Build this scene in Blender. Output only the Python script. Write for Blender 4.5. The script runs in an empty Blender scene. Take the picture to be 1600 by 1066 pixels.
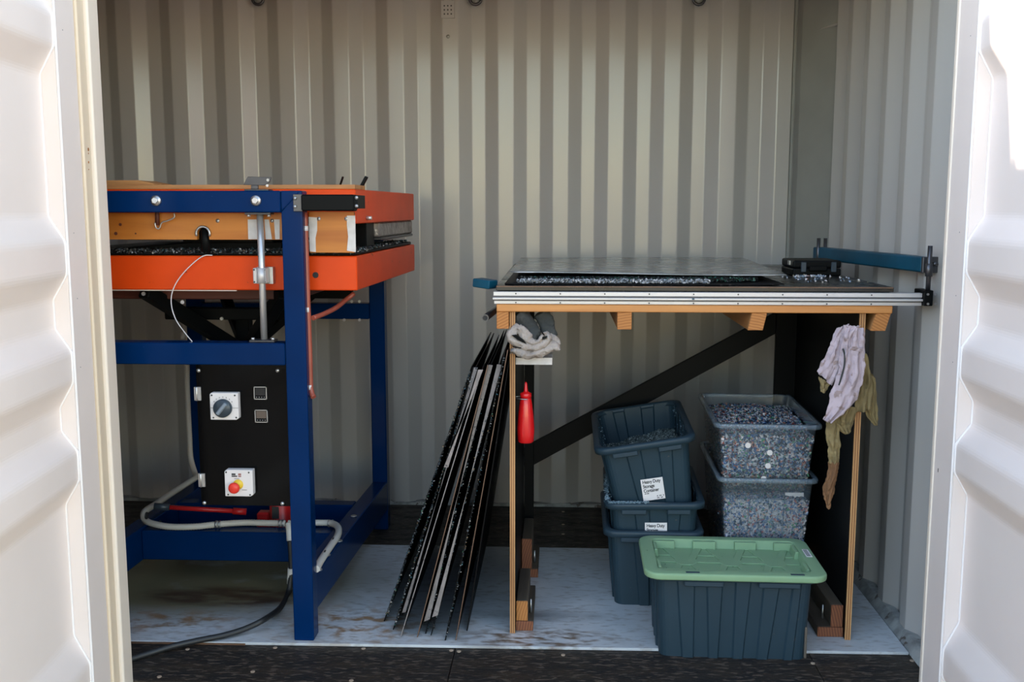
import bpy, bmesh, math, random
import numpy as np
from mathutils import Vector, Matrix, Euler

random.seed(7)
RNG = np.random.default_rng(7)
SC = bpy.context.scene
COL = SC.collection
R = math.radians

# ------------------------------------------------------------------ camera, sky, sun, exposure
CAM_H = 1.32
cam_data = bpy.data.cameras.new('camera')
cam_data.lens = 35.0
cam_data.sensor_width = 36.0
cam_data.clip_start = 0.05
cam = bpy.data.objects.new('camera', cam_data)
cam.location = (0, 0, CAM_H)
cam.rotation_euler = (R(90 - 7.6), 0, R(2.76))
COL.objects.link(cam)
SC.camera = cam

world = bpy.data.worlds.new('sky')
SC.world = world
world.use_nodes = True
wn = world.node_tree
bg = wn.nodes['Background']
sky = wn.nodes.new('ShaderNodeTexSky')
sky.sky_type = 'NISHITA'
sky.sun_disc = False
sky.sun_elevation = R(24)
sky.sun_rotation = R(-95)
sky.air_density = 1.0
sky.dust_density = 0.15
sky.ozone_density = 1.0
warm = wn.nodes.new('ShaderNodeMix'); warm.data_type = 'RGBA'; warm.blend_type = 'MULTIPLY'; warm.inputs[0].default_value = 1.0
warm.inputs[7].default_value = (1.13, 1.0, 0.85, 1)   # tints the sky warmer, in place of a white balance shift
wn.links.new(sky.outputs[0], warm.inputs[6]); wn.links.new(warm.outputs[2], bg.inputs[0])
bg.inputs[1].default_value = 0.47

sun_data = bpy.data.lights.new('sun', 'SUN')
sun_data.energy = 4.3
sun_data.angle = R(0.6)
sun_data.color = (1.0, 0.87, 0.72)
sun = bpy.data.objects.new('sun', sun_data)
sun.rotation_euler = Vector((1.0, -0.09, -0.365)).to_track_quat('-Z', 'Y').to_euler()
sun.location = (-6, 0, 5)
COL.objects.link(sun)

SC.view_settings.view_transform = 'Standard'
SC.view_settings.look = 'None'
SC.view_settings.gamma = 1.0
SC.view_settings.exposure = 0.98
SC.view_settings.use_curve_mapping = False
SC.cycles.use_denoising = True
SC.cycles.max_bounces = 10
SC.cycles.diffuse_bounces = 5
SC.cycles.transparent_max_bounces = 16
SC.cycles.sample_clamp_indirect = 8

# ------------------------------------------------------------------ helpers
_M = np.array((Matrix.Rotation(R(2.76), 3, 'Z') @ Matrix.Rotation(R(82.4), 3, 'X')))


def U(px, py, Y=None, Z=None, X=None):
    """point of the photograph (1600 x 1066) at a real depth Y, height Z or side X"""
    d = _M @ np.array([px - 800.0, -(py - 533.0), -1555.56])
    if Y is not None:
        t = Y / d[1]
    elif Z is not None:
        t = (Z - CAM_H) / d[2]
    else:
        t = X / d[0]
    return Vector((t * d[0], t * d[1], CAM_H + t * d[2]))


def tag(o, label=None, cat=None, group=None, kind=None):
    if label: o['label'] = label
    if cat: o['category'] = cat
    if group: o['group'] = group
    if kind: o['kind'] = kind
    return o


def empty(name, loc, rot=(0, 0, 0), label=None, cat=None, group=None):
    o = bpy.data.objects.new(name, None)
    o.empty_display_size = 0.1
    o.location = loc
    o.rotation_euler = rot
    COL.objects.link(o)
    return tag(o, label, cat, group)


def world_loc(o):
    v = Vector((0, 0, 0))
    while o is not None:
        v += o.location
        o = o.parent
    return v


class MB:
    def __init__(s):
        s.v = []; s.f = []; s.sm = []

    def add(s, vs, fs, smooth=False):
        n = len(s.v)
        s.v.extend([tuple(v) for v in vs])
        for f in fs:
            s.f.append([i + n for i in f]); s.sm.append(smooth)
        return s

    def box(s, a, b):
        x0, y0, z0 = a; x1, y1, z1 = b
        if x0 > x1: x0, x1 = x1, x0
        if y0 > y1: y0, y1 = y1, y0
        if z0 > z1: z0, z1 = z1, z0
        return s.hexa([(x0, y0, z0), (x1, y0, z0), (x1, y1, z0), (x0, y1, z0)],
                      [(x0, y0, z1), (x1, y0, z1), (x1, y1, z1), (x0, y1, z1)])

    def hexa(s, lo, hi):
        return s.add(list(lo) + list(hi), [(3, 2, 1, 0), (4, 5, 6, 7), (0, 1, 5, 4), (1, 2, 6, 5), (2, 3, 7, 6), (3, 0, 4, 7)])

    def cyl(s, a, b, r, r2=None, n=16, smooth=True, caps=True):
        a = Vector(a); b = Vector(b); r2 = r if r2 is None else r2
        d = (b - a).normalized()
        u = d.orthogonal().normalized(); w = d.cross(u)
        vs = []
        for c, rr in ((a, r), (b, r2)):
            for i in range(n):
                t = 2 * math.pi * i / n
                vs.append(c + rr * (math.cos(t) * u + math.sin(t) * w))
        s.add(vs, [(i, (i + 1) % n, n + (i + 1) % n, n + i) for i in range(n)], smooth)
        if caps:
            m = len(s.v) - 2 * n
            s.f.append([m + i for i in range(n)][::-1]); s.sm.append(False)
            s.f.append([m + n + i for i in range(n)]); s.sm.append(False)
        return s

    def bar(s, a, b, w, h, up=(0, 0, 1)):
        """box section beam from a to b, w across, h along up"""
        a = Vector(a); b = Vector(b); d = (b - a).normalized()
        x = d.cross(Vector(up)).normalized(); y = x.cross(d)
        q = [(-.5, -.5), (.5, -.5), (.5, .5), (-.5, .5)]
        return s.hexa([a + x * w * i + y * h * j for i, j in q], [b + x * w * i + y * h * j for i, j in q])

    def tube(s, pts, r, n=10, sub=6, ribs=0.0, step=None):
        P = [Vector(p) for p in pts]
        path = []
        if sub > 1 and len(P) > 2:
            Q = [P[0] * 2 - P[1]] + P + [P[-1] * 2 - P[-2]]
            for i in range(1, len(Q) - 2):
                for k in range(sub):
                    t = k / sub
                    p0, p1, p2, p3 = Q[i - 1], Q[i], Q[i + 1], Q[i + 2]
                    path.append(0.5 * ((2 * p1) + (p2 - p0) * t + (2 * p0 - 5 * p1 + 4 * p2 - p3) * t * t + (3 * p1 - p0 - 3 * p2 + p3) * t ** 3))
            path.append(P[-1])
        else:
            path = P
        if step:
            L = [0]
            for i in range(1, len(path)): L.append(L[-1] + (path[i] - path[i - 1]).length)
            m = max(3, int(L[-1] / step)); out = []
            j = 0
            for k in range(m + 1):
                t = L[-1] * k / m
                while j < len(L) - 2 and L[j + 1] < t: j += 1
                f = (t - L[j]) / max(1e-9, L[j + 1] - L[j])
                out.append(path[j].lerp(path[j + 1], f))
            path = out
        u = None; vs = []
        for i, p in enumerate(path):
            d = (path[min(i + 1, len(path) - 1)] - path[max(i - 1, 0)]).normalized()
            if u is None: u = d.orthogonal().normalized()
            u = (u - d * u.dot(d)).normalized(); w = d.cross(u)
            rr = r + (ribs if i % 2 else 0)
            for k in range(n):
                t = 2 * math.pi * k / n
                vs.append(p + rr * (math.cos(t) * u + math.sin(t) * w))
        fs = []
        for i in range(len(path) - 1):
            for k in range(n):
                fs.append((i * n + k, i * n + (k + 1) % n, (i + 1) * n + (k + 1) % n, (i + 1) * n + k))
        s.add(vs, fs, True)
        m = len(s.v) - len(vs)
        s.f.append([m + i for i in range(n)][::-1]); s.sm.append(False)
        s.f.append([len(s.v) - n + i for i in range(n)]); s.sm.append(False)
        return s

    def lathe(s, base, prof, axis=(0, 0, 1), n=24):
        base = Vector(base); d = Vector(axis).normalized(); u = d.orthogonal().normalized(); w = d.cross(u)
        vs = []
        for r, z in prof:
            for i in range(n):
                t = 2 * math.pi * i / n
                vs.append(base + d * z + max(r, 1e-4) * (math.cos(t) * u + math.sin(t) * w))
        fs = []
        for j in range(len(prof) - 1):
            for i in range(n):
                fs.append((j * n + i, j * n + (i + 1) % n, (j + 1) * n + (i + 1) % n, (j + 1) * n + i))
        s.add(vs, fs, True)
        return s

    def prism(s, poly, off):
        """polygon (list of 3d points) extruded by vector off"""
        n = len(poly); off = Vector(off)
        vs = [Vector(p) for p in poly] + [Vector(p) + off for p in poly]
        return s.add(vs, [list(range(n))[::-1], list(range(n, 2 * n))] + [(i, (i + 1) % n, n + (i + 1) % n, n + i) for i in range(n)])

    def grid(s, rows, closed=False, smooth=True):
        n = len(rows[0]); vs = [p for r in rows for p in r]
        fs = []
        for j in range(len(rows) - 1):
            for i in range(n if closed else n - 1):
                fs.append((j * n + i, j * n + (i + 1) % n, (j + 1) * n + (i + 1) % n, (j + 1) * n + i))
        return s.add(vs, fs, smooth)

    def build(s, name, mat, parent=None, bevel=0.0, solid=0.0, local=False, sub=0, seg=1, fix=True):
        vs = s.v
        if parent is not None and not local:
            o0 = world_loc(parent)
        elif parent is None and not local:
            a = np.array(vs); o0 = Vector(((a[:, 0].min() + a[:, 0].max()) / 2, (a[:, 1].min() + a[:, 1].max()) / 2, a[:, 2].min()))
        else:
            o0 = Vector((0, 0, 0))
        me = bpy.data.meshes.new(name)
        me.from_pydata([(v[0] - o0[0], v[1] - o0[1], v[2] - o0[2]) for v in vs], [], s.f)
        me.polygons.foreach_set('use_smooth', s.sm)
        if fix and len(s.f) < 60000:
            bm = bmesh.new(); bm.from_mesh(me); bmesh.ops.recalc_face_normals(bm, faces=bm.faces); bm.to_mesh(me); bm.free()
        me.materials.append(mat)
        o = bpy.data.objects.new(name, me)
        COL.objects.link(o)
        if parent is not None: o.parent = parent
        elif not local: o.location = o0
        if solid:
            m = o.modifiers.new('solid', 'SOLIDIFY'); m.thickness = solid; m.offset = 0
        if bevel:
            m = o.modifiers.new('bevel', 'BEVEL'); m.width = bevel; m.segments = seg; m.limit_method = 'ANGLE'; m.angle_limit = R(40)
        if sub:
            m = o.modifiers.new('sub', 'SUBSURF'); m.levels = sub; m.render_levels = sub
        return o


def part(name, mat, parent, fn, **k):
    m = MB(); fn(m)
    return m.build(name, mat, parent, **k)


# ------------------------------------------------------------------ materials
def mat(name, col, rough=0.5, metal=0.0, spec=0.5, noise=0.0, nscale=8.0, col2=None, bump=0.0, bscale=60.0, stretch=(1, 1, 1),
        spots=None, spot_scale=30, spot_t=0.7, trans=0.0, coat=0.0, rvar=0.0, detail=4):
    m = bpy.data.materials.new(name); m.use_nodes = True
    nt = m.node_tree; b = nt.nodes['Principled BSDF']
    b.inputs['Base Color'].default_value = (*col, 1)
    b.inputs['Roughness'].default_value = rough
    b.inputs['Metallic'].default_value = metal
    b.inputs['Specular IOR Level'].default_value = spec
    if trans: b.inputs['Transmission Weight'].default_value = trans
    if coat: b.inputs['Coat Weight'].default_value = coat
    tc = nt.nodes.new('ShaderNodeTexCoord'); mp = nt.nodes.new('ShaderNodeMapping')
    mp.inputs['Scale'].default_value = stretch
    nt.links.new(tc.outputs['Object'], mp.inputs[0])
    out = None
    if noise or col2:
        n = nt.nodes.new('ShaderNodeTexNoise'); n.inputs['Scale'].default_value = nscale; n.inputs['Detail'].default_value = detail
        nt.links.new(mp.outputs[0], n.inputs['Vector'])
        rp = nt.nodes.new('ShaderNodeValToRGB')
        rp.color_ramp.elements[0].position = 0.35; rp.color_ramp.elements[1].position = 0.65
        c2 = col2 if col2 else tuple(c * (1 - noise) for c in col)
        rp.color_ramp.elements[0].color = (*c2, 1); rp.color_ramp.elements[1].color = (*col, 1)
        nt.links.new(n.outputs['Fac'], rp.inputs[0]); out = rp.outputs[0]
        nt.links.new(out, b.inputs['Base Color'])
        if rvar:
            mr = nt.nodes.new('ShaderNodeMapRange'); mr.inputs[1].default_value = .3; mr.inputs[2].default_value = .7
            mr.inputs[3].default_value = rough - rvar; mr.inputs[4].default_value = rough + rvar
            nt.links.new(n.outputs['Fac'], mr.inputs[0]); nt.links.new(mr.outputs[0], b.inputs['Roughness'])
    if spots:
        n2 = nt.nodes.new('ShaderNodeTexNoise'); n2.inputs['Scale'].default_value = spot_scale; n2.inputs['Detail'].default_value = 5
        nt.links.new(mp.outputs[0], n2.inputs['Vector'])
        r2 = nt.nodes.new('ShaderNodeValToRGB'); r2.color_ramp.elements[0].position = spot_t; r2.color_ramp.elements[1].position = min(1, spot_t + .04)
        nt.links.new(n2.outputs['Fac'], r2.inputs[0])
        mx = nt.nodes.new('ShaderNodeMix'); mx.data_type = 'RGBA'
        nt.links.new(r2.outputs[0], mx.inputs[0])
        if out: nt.links.new(out, mx.inputs[6])
        else: mx.inputs[6].default_value = (*col, 1)
        mx.inputs[7].default_value = (*spots, 1)
        nt.links.new(mx.outputs[2], b.inputs['Base Color'])
    if bump:
        n3 = nt.nodes.new('ShaderNodeTexNoise'); n3.inputs['Scale'].default_value = bscale; n3.inputs['Detail'].default_value = 3
        nt.links.new(mp.outputs[0], n3.inputs['Vector'])
        bp = nt.nodes.new('ShaderNodeBump'); bp.inputs['Strength'].default_value = bump; bp.inputs['Distance'].default_value = 0.01
        nt.links.new(n3.outputs['Fac'], bp.inputs['Height']); nt.links.new(bp.outputs[0], b.inputs['Normal'])
    return m


def wood(name, c1, c2, axis='X', scale=40, rough=0.55, knots=False):
    """grain runs along axis"""
    m = bpy.data.materials.new(name); m.use_nodes = True
    nt = m.node_tree; b = nt.nodes['Principled BSDF']; b.inputs['Roughness'].default_value = rough
    tc = nt.nodes.new('ShaderNodeTexCoord'); mp = nt.nodes.new('ShaderNodeMapping')
    sc = {'X': (0.06, 1, 1), 'Y': (1, 0.06, 1), 'Z': (1, 1, 0.06)}[axis]
    mp.inputs['Scale'].default_value = sc
    nt.links.new(tc.outputs['Object'], mp.inputs[0])
    n = nt.nodes.new('ShaderNodeTexNoise'); n.inputs['Scale'].default_value = scale; n.inputs['Detail'].default_value = 5
    n.inputs['Distortion'].default_value = 0.6
    nt.links.new(mp.outputs[0], n.inputs['Vector'])
    rp = nt.nodes.new('ShaderNodeValToRGB'); rp.color_ramp.elements[0].position = .32; rp.color_ramp.elements[1].position = .68
    rp.color_ramp.elements[0].color = (*c2, 1); rp.color_ramp.elements[1].color = (*c1, 1)
    nt.links.new(n.outputs['Fac'], rp.inputs[0])
    src = rp.outputs[0]
    if knots:
        v = nt.nodes.new('ShaderNodeTexVoronoi'); v.inputs['Scale'].default_value = 9
        nt.links.new(tc.outputs['Object'], v.inputs['Vector'])
        r2 = nt.nodes.new('ShaderNodeValToRGB'); r2.color_ramp.elements[0].position = .04; r2.color_ramp.elements[1].position = .10
        r2.color_ramp.elements[0].color = (1, 1, 1, 1); r2.color_ramp.elements[1].color = (0, 0, 0, 1)
        nt.links.new(v.outputs['Distance'], r2.inputs[0])
        mx = nt.nodes.new('ShaderNodeMix'); mx.data_type = 'RGBA'
        nt.links.new(r2.outputs[0], mx.inputs[0]); nt.links.new(src, mx.inputs[6]); mx.inputs[7].default_value = (.09, .03, .01, 1)
        src = mx.outputs[2]
    nt.links.new(src, b.inputs['Base Color'])
    return m


def end_grain(name, c1, c2):
    m = bpy.data.materials.new(name); m.use_nodes = True
    nt = m.node_tree; b = nt.nodes['Principled BSDF']; b.inputs['Roughness'].default_value = .7
    tc = nt.nodes.new('ShaderNodeTexCoord'); mp = nt.nodes.new('ShaderNodeMapping')
    mp.inputs['Location'].default_value = (0.03, 0, 0.05)
    nt.links.new(tc.outputs['Object'], mp.inputs[0])
    w = nt.nodes.new('ShaderNodeTexWave'); w.wave_type = 'RINGS'; w.rings_direction = 'Y'; w.inputs['Scale'].default_value = 38
    w.inputs['Distortion'].default_value = 1.2
    nt.links.new(mp.outputs[0], w.inputs['Vector'])
    mx = nt.nodes.new('ShaderNodeMix'); mx.data_type = 'RGBA'
    nt.links.new(w.outputs['Fac'], mx.inputs[0]); mx.inputs[6].default_value = (*c1, 1); mx.inputs[7].default_value = (*c2, 1)
    nt.links.new(mx.outputs[2], b.inputs['Base Color'])
    return m


def flake_mat(name, cols, rough=.4, glow=None):
    m = bpy.data.materials.new(name); m.use_nodes = True
    nt = m.node_tree; b = nt.nodes['Principled BSDF']; b.inputs['Roughness'].default_value = rough
    g = nt.nodes.new('ShaderNodeNewGeometry')
    rp = nt.nodes.new('ShaderNodeValToRGB'); rp.color_ramp.interpolation = 'CONSTANT'
    e = rp.color_ramp.elements
    while len(e) < len(cols): e.new(0.5)
    t = 0; tot = sum(w for _, w in cols)
    for i, (c, w) in enumerate(cols):
        e[i].position = t / tot; e[i].color = (*c, 1); t += w
    nt.links.new(g.outputs['Random Per Island'], rp.inputs[0])
    nt.links.new(rp.outputs[0], b.inputs['Base Color'])
    return m


M = {}
M['wall'] = mat('painted_steel', (0.43, 0.412, 0.392), rough=.19, spec=.5, noise=.03, nscale=2, rvar=.04, bump=.05, bscale=4, spots=(.16, .14, .12), spot_scale=38, spot_t=.80)
M['door'] = mat('white_door_paint', (0.83, 0.735, 0.695), rough=.42, noise=.03, nscale=4, spots=(.45, .38, .33), spot_scale=33, spot_t=.81)
M['cream'] = mat('cream_gasket', (0.80, 0.66, 0.50), rough=.5, noise=.12, nscale=4, stretch=(1, 1, .3))
M['cream2'] = mat('pale_gasket', (0.82, 0.72, 0.62), rough=.5)
M['rust'] = mat('rust', (0.35, 0.13, 0.03), rough=.9)
M['caulk'] = mat('caulk_white', (0.84, 0.80, 0.80), rough=.4)
M['rail_white'] = mat('worn_white_rail', (0.38, 0.39, 0.38), rough=.5, noise=.5, nscale=20, spots=(.10, .08, .07), spot_scale=25, spot_t=.62)
M['ceil'] = mat('ceiling_paint', (0.62, 0.55, 0.46), rough=.5)
M['post'] = mat('corner_paint', (0.28, 0.28, 0.26), rough=.35, noise=.1, nscale=6)
M['floor'] = mat('black_film_plywood', (0.018, 0.017, 0.017), rough=.5, spec=.2, col2=(0.034, 0.026, 0.020), nscale=12, stretch=(.6, 1.8, 1), spots=(.085, .066, .052), spot_scale=50, spot_t=.555, bump=.25, bscale=90, rvar=.12, detail=8)
M['screw'] = mat('worn_screw', (0.45, 0.34, 0.25), rough=.5, metal=.2)
M['blue'] = mat('blue_enamel', (0.0008, 0.021, 0.095), rough=.2, spec=.08, noise=.15, nscale=5, spots=(.05, .09, .18), spot_scale=45, spot_t=.76)
M['orange'] = mat('orange_paint', (0.74, 0.062, 0.004), rough=.42, spec=.25, noise=.12, nscale=7, spots=(.22, .03, .01), spot_scale=30, spot_t=.70)
M['redbrown'] = mat('oxide_brown_steel', (0.10, 0.022, 0.012), rough=.6, noise=.3)
M['black'] = mat('black_paint', (0.005, 0.0055, 0.006), rough=.42, spec=.08)
M['blacksat'] = mat('black_gloss_panel', (0.0022, 0.0022, 0.0025), rough=.12, spec=.12)
M['blackrough'] = mat('black_sheet_metal', (0.005, 0.005, 0.006), rough=.5, spec=.12, spots=(.06, .05, .05), spot_scale=60, spot_t=.66)
M['steel'] = mat('bright_steel', (0.62, 0.61, 0.62), rough=.3, metal=.65)
M['zinc'] = mat('zinc', (0.55, 0.55, 0.56), rough=.38, metal=.9, noise=.2, nscale=30)
M['alu'] = mat('aluminium', (0.56, 0.54, 0.55), rough=.4, metal=.4)
M['alu_slot'] = mat('rail_slot', (0.10, 0.10, 0.11), rough=.5, metal=.3)
M['foil'] = mat('crumpled_foil', (0.42, 0.38, 0.36), rough=.45, metal=.6, noise=.45, nscale=22, bump=.8, bscale=45)
M['pine'] = wood('varnished_pine', (0.54, 0.19, 0.028), (0.40, 0.115, 0.013), 'X', 28, .45)
M['pine_rail'] = wood('pale_pine', (0.64, 0.31, 0.10), (0.48, 0.19, 0.05), 'X', 26, .5)
M['pine_y'] = wood('pine_joist', (0.46, 0.22, 0.08), (0.33, 0.14, 0.045), 'Y', 26, .55)
M['end'] = end_grain('pine_end_grain', (0.46, 0.19, 0.05), (0.32, 0.115, 0.027))
M['endred'] = end_grain('redwood_end_grain', (0.24, 0.085, 0.035), (0.13, 0.04, 0.018))
M['plyedge'] = wood('plywood_edge', (0.60, 0.33, 0.14), (0.42, 0.20, 0.075), 'Z', 60, .6)
M['plydark'] = wood('plywood_dark_layer', (0.30, 0.13, 0.05), (0.20, 0.085, 0.03), 'Z', 60, .6)
M['plytop'] = wood('plywood_edge_flat', (0.52, 0.25, 0.09), (0.34, 0.14, 0.045), 'X', 50, .6)
M['blockdark'] = wood('dirty_timber', (0.10, 0.075, 0.05), (0.05, 0.038, 0.028), 'Y', 30, .8)
M['brownedge'] = mat('brown_sheet_edge', (0.16, 0.085, 0.05), rough=.6, noise=.3, nscale=40)
M['tape'] = mat('pale_tape', (0.66, 0.63, 0.63), rough=.6, noise=.12, nscale=50)
M['cond_grey'] = mat('grey_conduit', (0.52, 0.50, 0.46), rough=.5)
M['cond_white'] = mat('pale_conduit', (0.60, 0.58, 0.54), rough=.45)
M['copper'] = mat('copper_red_pipe', (0.36, 0.085, 0.055), rough=.35, noise=.15, nscale=12)
M['rubber'] = mat('black_rubber', (0.014, 0.015, 0.017), rough=.5)
M['white_plastic'] = mat('white_plastic', (0.72, 0.68, 0.68), rough=.35)
M['knob'] = mat('dark_grey_knob', (0.030, 0.045, 0.062), rough=.35)
M['knob2'] = mat('grey_pointer', (0.20, 0.24, 0.29), rough=.4)
M['red'] = mat('red_plastic', (0.62, 0.008, 0.010), rough=.25, coat=.2)
M['redpaint'] = mat('red_paint', (0.42, 0.012, 0.014), rough=.35)
M['estop'] = mat('stop_red', (0.75, 0.035, 0.02), rough=.35)
M['yellow'] = mat('yellow_plastic', (0.75, 0.50, 0.03), rough=.4)
M['ink'] = mat('black_ink', (0.02, 0.02, 0.022), rough=.7)
M['inkgrey'] = mat('grey_ink', (0.28, 0.26, 0.27), rough=.7)
M['inkred'] = mat('brown_ink', (0.30, 0.12, 0.10), rough=.7)
M['paper'] = mat('white_label_paper', (0.78, 0.75, 0.76), rough=.6)
M['screen'] = mat('display_window', (0.10, 0.075, 0.06), rough=.12)
M['screen2'] = mat('dark_display', (0.012, 0.013, 0.015), rough=.1)
M['tote'] = mat('slate_blue_plastic', (0.020, 0.044, 0.064), rough=.45, spec=.3, noise=.12, nscale=6, bump=.05, bscale=180, spots=(.09, .08, .075), spot_scale=55, spot_t=.72)
M['toterim'] = mat('slate_plastic_rim', (0.024, 0.046, 0.066), rough=.42, spec=.3)
M['dirt'] = mat('dried_mud', (0.12, 0.10, 0.08), rough=.9)
M['lid'] = mat('sage_green_plastic', (0.225, 0.365, 0.215), rough=.5, spec=.25, noise=.06, nscale=8, spots=(.02, .03, .025), spot_scale=48, spot_t=.75)
M['teal'] = mat('teal_blue_paint', (0.003, 0.070, 0.125), rough=.4, spec=.25, noise=.35, nscale=10, stretch=(1, 1, .5))
M['darksteel'] = mat('dark_steel', (0.10, 0.10, 0.11), rough=.35, metal=.8)
M['wet'] = mat('dull_aluminium_sheet', (0.40, 0.42, 0.42), rough=.26, metal=.55, noise=.55, nscale=9, stretch=(.5, 2.5, 1), bump=.3, bscale=25, rvar=.14, spots=(.62, .62, .62), spot_scale=13, spot_t=.60)
M['benchtop'] = mat('black_film_bench_top', (0.016, 0.015, 0.015), rough=.28, noise=.3, nscale=12, rvar=.1, spots=(.06, .055, .05), spot_scale=60, spot_t=.70)
M['stripe'] = mat('grey_angle_strip', (0.27, 0.235, 0.23), rough=.6, noise=.3, nscale=30, spots=(.05, .05, .055), spot_scale=70, spot_t=.63)
M['glove'] = mat('grey_glove_leather', (0.37, 0.32, 0.29), rough=.9, noise=.2, nscale=20, bump=.5, bscale=60)
M['glovedark'] = mat('dark_grey_leather', (0.050, 0.055, 0.055), rough=.9, noise=.4, nscale=15)  # much darker grey than the other glove leather
M['lilac'] = mat('lilac_grey_cloth', (0.47, 0.385, 0.43), rough=.95, noise=.15, nscale=16, bump=.6, bscale=50, spots=(.30, .225, .22), spot_scale=40, spot_t=.60)
M['olive'] = mat('olive_rag', (0.27, 0.205, 0.095), rough=.95, noise=.4, nscale=12, bump=.5, bscale=50)
M['rust_rag'] = mat('rusty_rag_end', (0.24, 0.12, 0.055), rough=.95, noise=.4, nscale=12, bump=.5, bscale=50)
M['ground'] = mat('pale_gravel', (0.47, 0.335, 0.21), rough=.95, noise=.25, nscale=.6)
M['exterior'] = mat('exterior_paint', (0.6, 0.58, 0.55), rough=.5)
M['granules'] = flake_mat('mixed_plastic_granules', [((.55, .56, .58), 4), ((.03, .10, .26), 4), ((.10, .20, .32), 3), ((.28, .30, .34), 4), ((.72, .66, .66), 2.6), ((.012, .02, .04), 7), ((.32, .07, .05), 1.5), ((.08, .30, .14), 1.4), ((.58, .27, .18), 1.6)])
M['granules2'] = flake_mat('pale_plastic_granules', [((.58, .55, .58), 6), ((.50, .46, .44), 5), ((.10, .17, .34), 3.5), ((.24, .30, .38), 4), ((.10, .30, .16), 1), ((.42, .14, .13), 1.2), ((.62, .36, .28), 1.2), ((.03, .05, .09), 2)])
M['greyflakes'] = flake_mat('grey_green_flakes', [((.06, .085, .09), 6), ((.13, .17, .17), 5), ((.24, .29, .29), 2.5), ((.02, .035, .04), 4), ((.40, .44, .44), 1)])
M['blueflakes'] = flake_mat('blue_grey_dust_flakes', [((.10, .17, .22), 5), ((.20, .29, .35), 5), ((.36, .44, .50), 2)])
M['whiteflakes'] = flake_mat('pale_flakes', [((.70, .66, .68), 4), ((.35, .40, .50), 2), ((.55, .22, .16), 1), ((.18, .25, .35), 2), ((.6, .5, .35), 1)])
M['darkchips'] = flake_mat('dark_melted_chips', [((.015, .017, .018), 9), ((.05, .055, .06), 4), ((.30, .30, .31), 1), ((.03, .07, .08), 1.5), ((.12, .09, .07), 1)])
M['edgechips'] = flake_mat('edge_crust_chips', [((.015, .017, .018), 7), ((.07, .08, .09), 4), ((.35, .33, .30), 1.6), ((.04, .12, .15), 1.5), ((.22, .14, .07), 1), ((.05, .16, .08), .6)])
M['greenchips'] = flake_mat('dark_green_chips', [((.012, .02, .02), 8), ((.02, .09, .06), 2), ((.05, .06, .06), 2), ((.02, .10, .10), 1)])
M['frost'] = flake_mat('icy_white_chips', [((.50, .50, .53), 3), ((.25, .27, .30), 4), ((.10, .11, .12), 3), ((.2, .22, .25), 2)])


def board_material():
    m = bpy.data.materials.new('stained_white_board'); m.use_nodes = True
    nt = m.node_tree; b = nt.nodes['Principled BSDF']; b.inputs['Roughness'].default_value = .35
    tc = nt.nodes.new('ShaderNodeTexCoord')

    def noise(scale, st=(1, 1, 1), lo=.4, hi=.6, det=6):
        mp = nt.nodes.new('ShaderNodeMapping'); mp.inputs['Scale'].default_value = st
        nt.links.new(tc.outputs['Object'], mp.inputs[0])
        n = nt.nodes.new('ShaderNodeTexNoise'); n.inputs['Scale'].default_value = scale; n.inputs['Detail'].default_value = det
        nt.links.new(mp.outputs[0], n.inputs['Vector'])
        r = nt.nodes.new('ShaderNodeMapRange'); r.inputs[1].default_value = lo; r.inputs[2].default_value = hi
        nt.links.new(n.outputs['Fac'], r.inputs[0]); return r.outputs[0]

    def blob(cx, cy, sx, sy):
        mp = nt.nodes.new('ShaderNodeMapping'); mp.vector_type = 'POINT'
        mp.inputs['Location'].default_value = (-cx / sx, -cy / sy, 0); mp.inputs['Scale'].default_value = (1 / sx, 1 / sy, 0)
        nt.links.new(tc.outputs['Object'], mp.inputs[0])
        g = nt.nodes.new('ShaderNodeTexGradient'); g.gradient_type = 'SPHERICAL'
        nt.links.new(mp.outputs[0], g.inputs[0]); return g.outputs['Fac']

    def mul(a, b_):
        n = nt.nodes.new('ShaderNodeMath'); n.operation = 'MULTIPLY'; n.use_clamp = True
        for i, q in enumerate((a, b_)):
            if isinstance(q, (int, float)): n.inputs[i].default_value = q
            else: nt.links.new(q, n.inputs[i])
        return n.outputs[0]
    cur = None

    def layer(fac, col):
        nonlocal cur
        mx = nt.nodes.new('ShaderNodeMix'); mx.data_type = 'RGBA'
        nt.links.new(fac, mx.inputs[0])
        if cur is None: mx.inputs[6].default_value = (.56, .585, .61, 1)
        else: nt.links.new(cur, mx.inputs[6])
        mx.inputs[7].default_value = (*col, 1); cur = mx.outputs[2]
    layer(mul(noise(5), .5), (.38, .42, .46))
    layer(mul(noise(38, (.7, 2, 1), .52, .75), .7), (.20, .17, .14))
    # object origin: centre of the board (-0.15, 3.29)
    layer(mul(mul(blob(-1.0, .06, .80, .42), 2.2), noise(4, (1, 1.6, 1), .15, .45)), (.17, .15, .085))
    layer(mul(mul(blob(-.84, -.09, .34, .10), 2.6), noise(11, (.7, 2.5, 1), .3, .55)), (.075, .045, .025))
    layer(mul(mul(blob(-.95, -.30, .30, .12), 1.5), noise(16, (1, 1.5, 1), .45, .6)), (.26, .16, .09))
    layer(mul(mul(blob(-.35, -.30, .36, .2), 1.4), noise(17, (1, 1.5, 1), .48, .62)), (.30, .19, .11))
    layer(mul(mul(blob(.22, -.38, .30, .10), 1.8), noise(22, (.7, 1.8, 1), .45, .6)), (.17, .12, .085))
    layer(mul(mul(blob(.2, -.20, .30, .06), 1.2), noise(6, (1, 1, 1), .35, .6)), (.20, .21, .22))
    nt.links.new(cur, b.inputs['Base Color'])
    return m


M['board'] = board_material()


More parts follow.
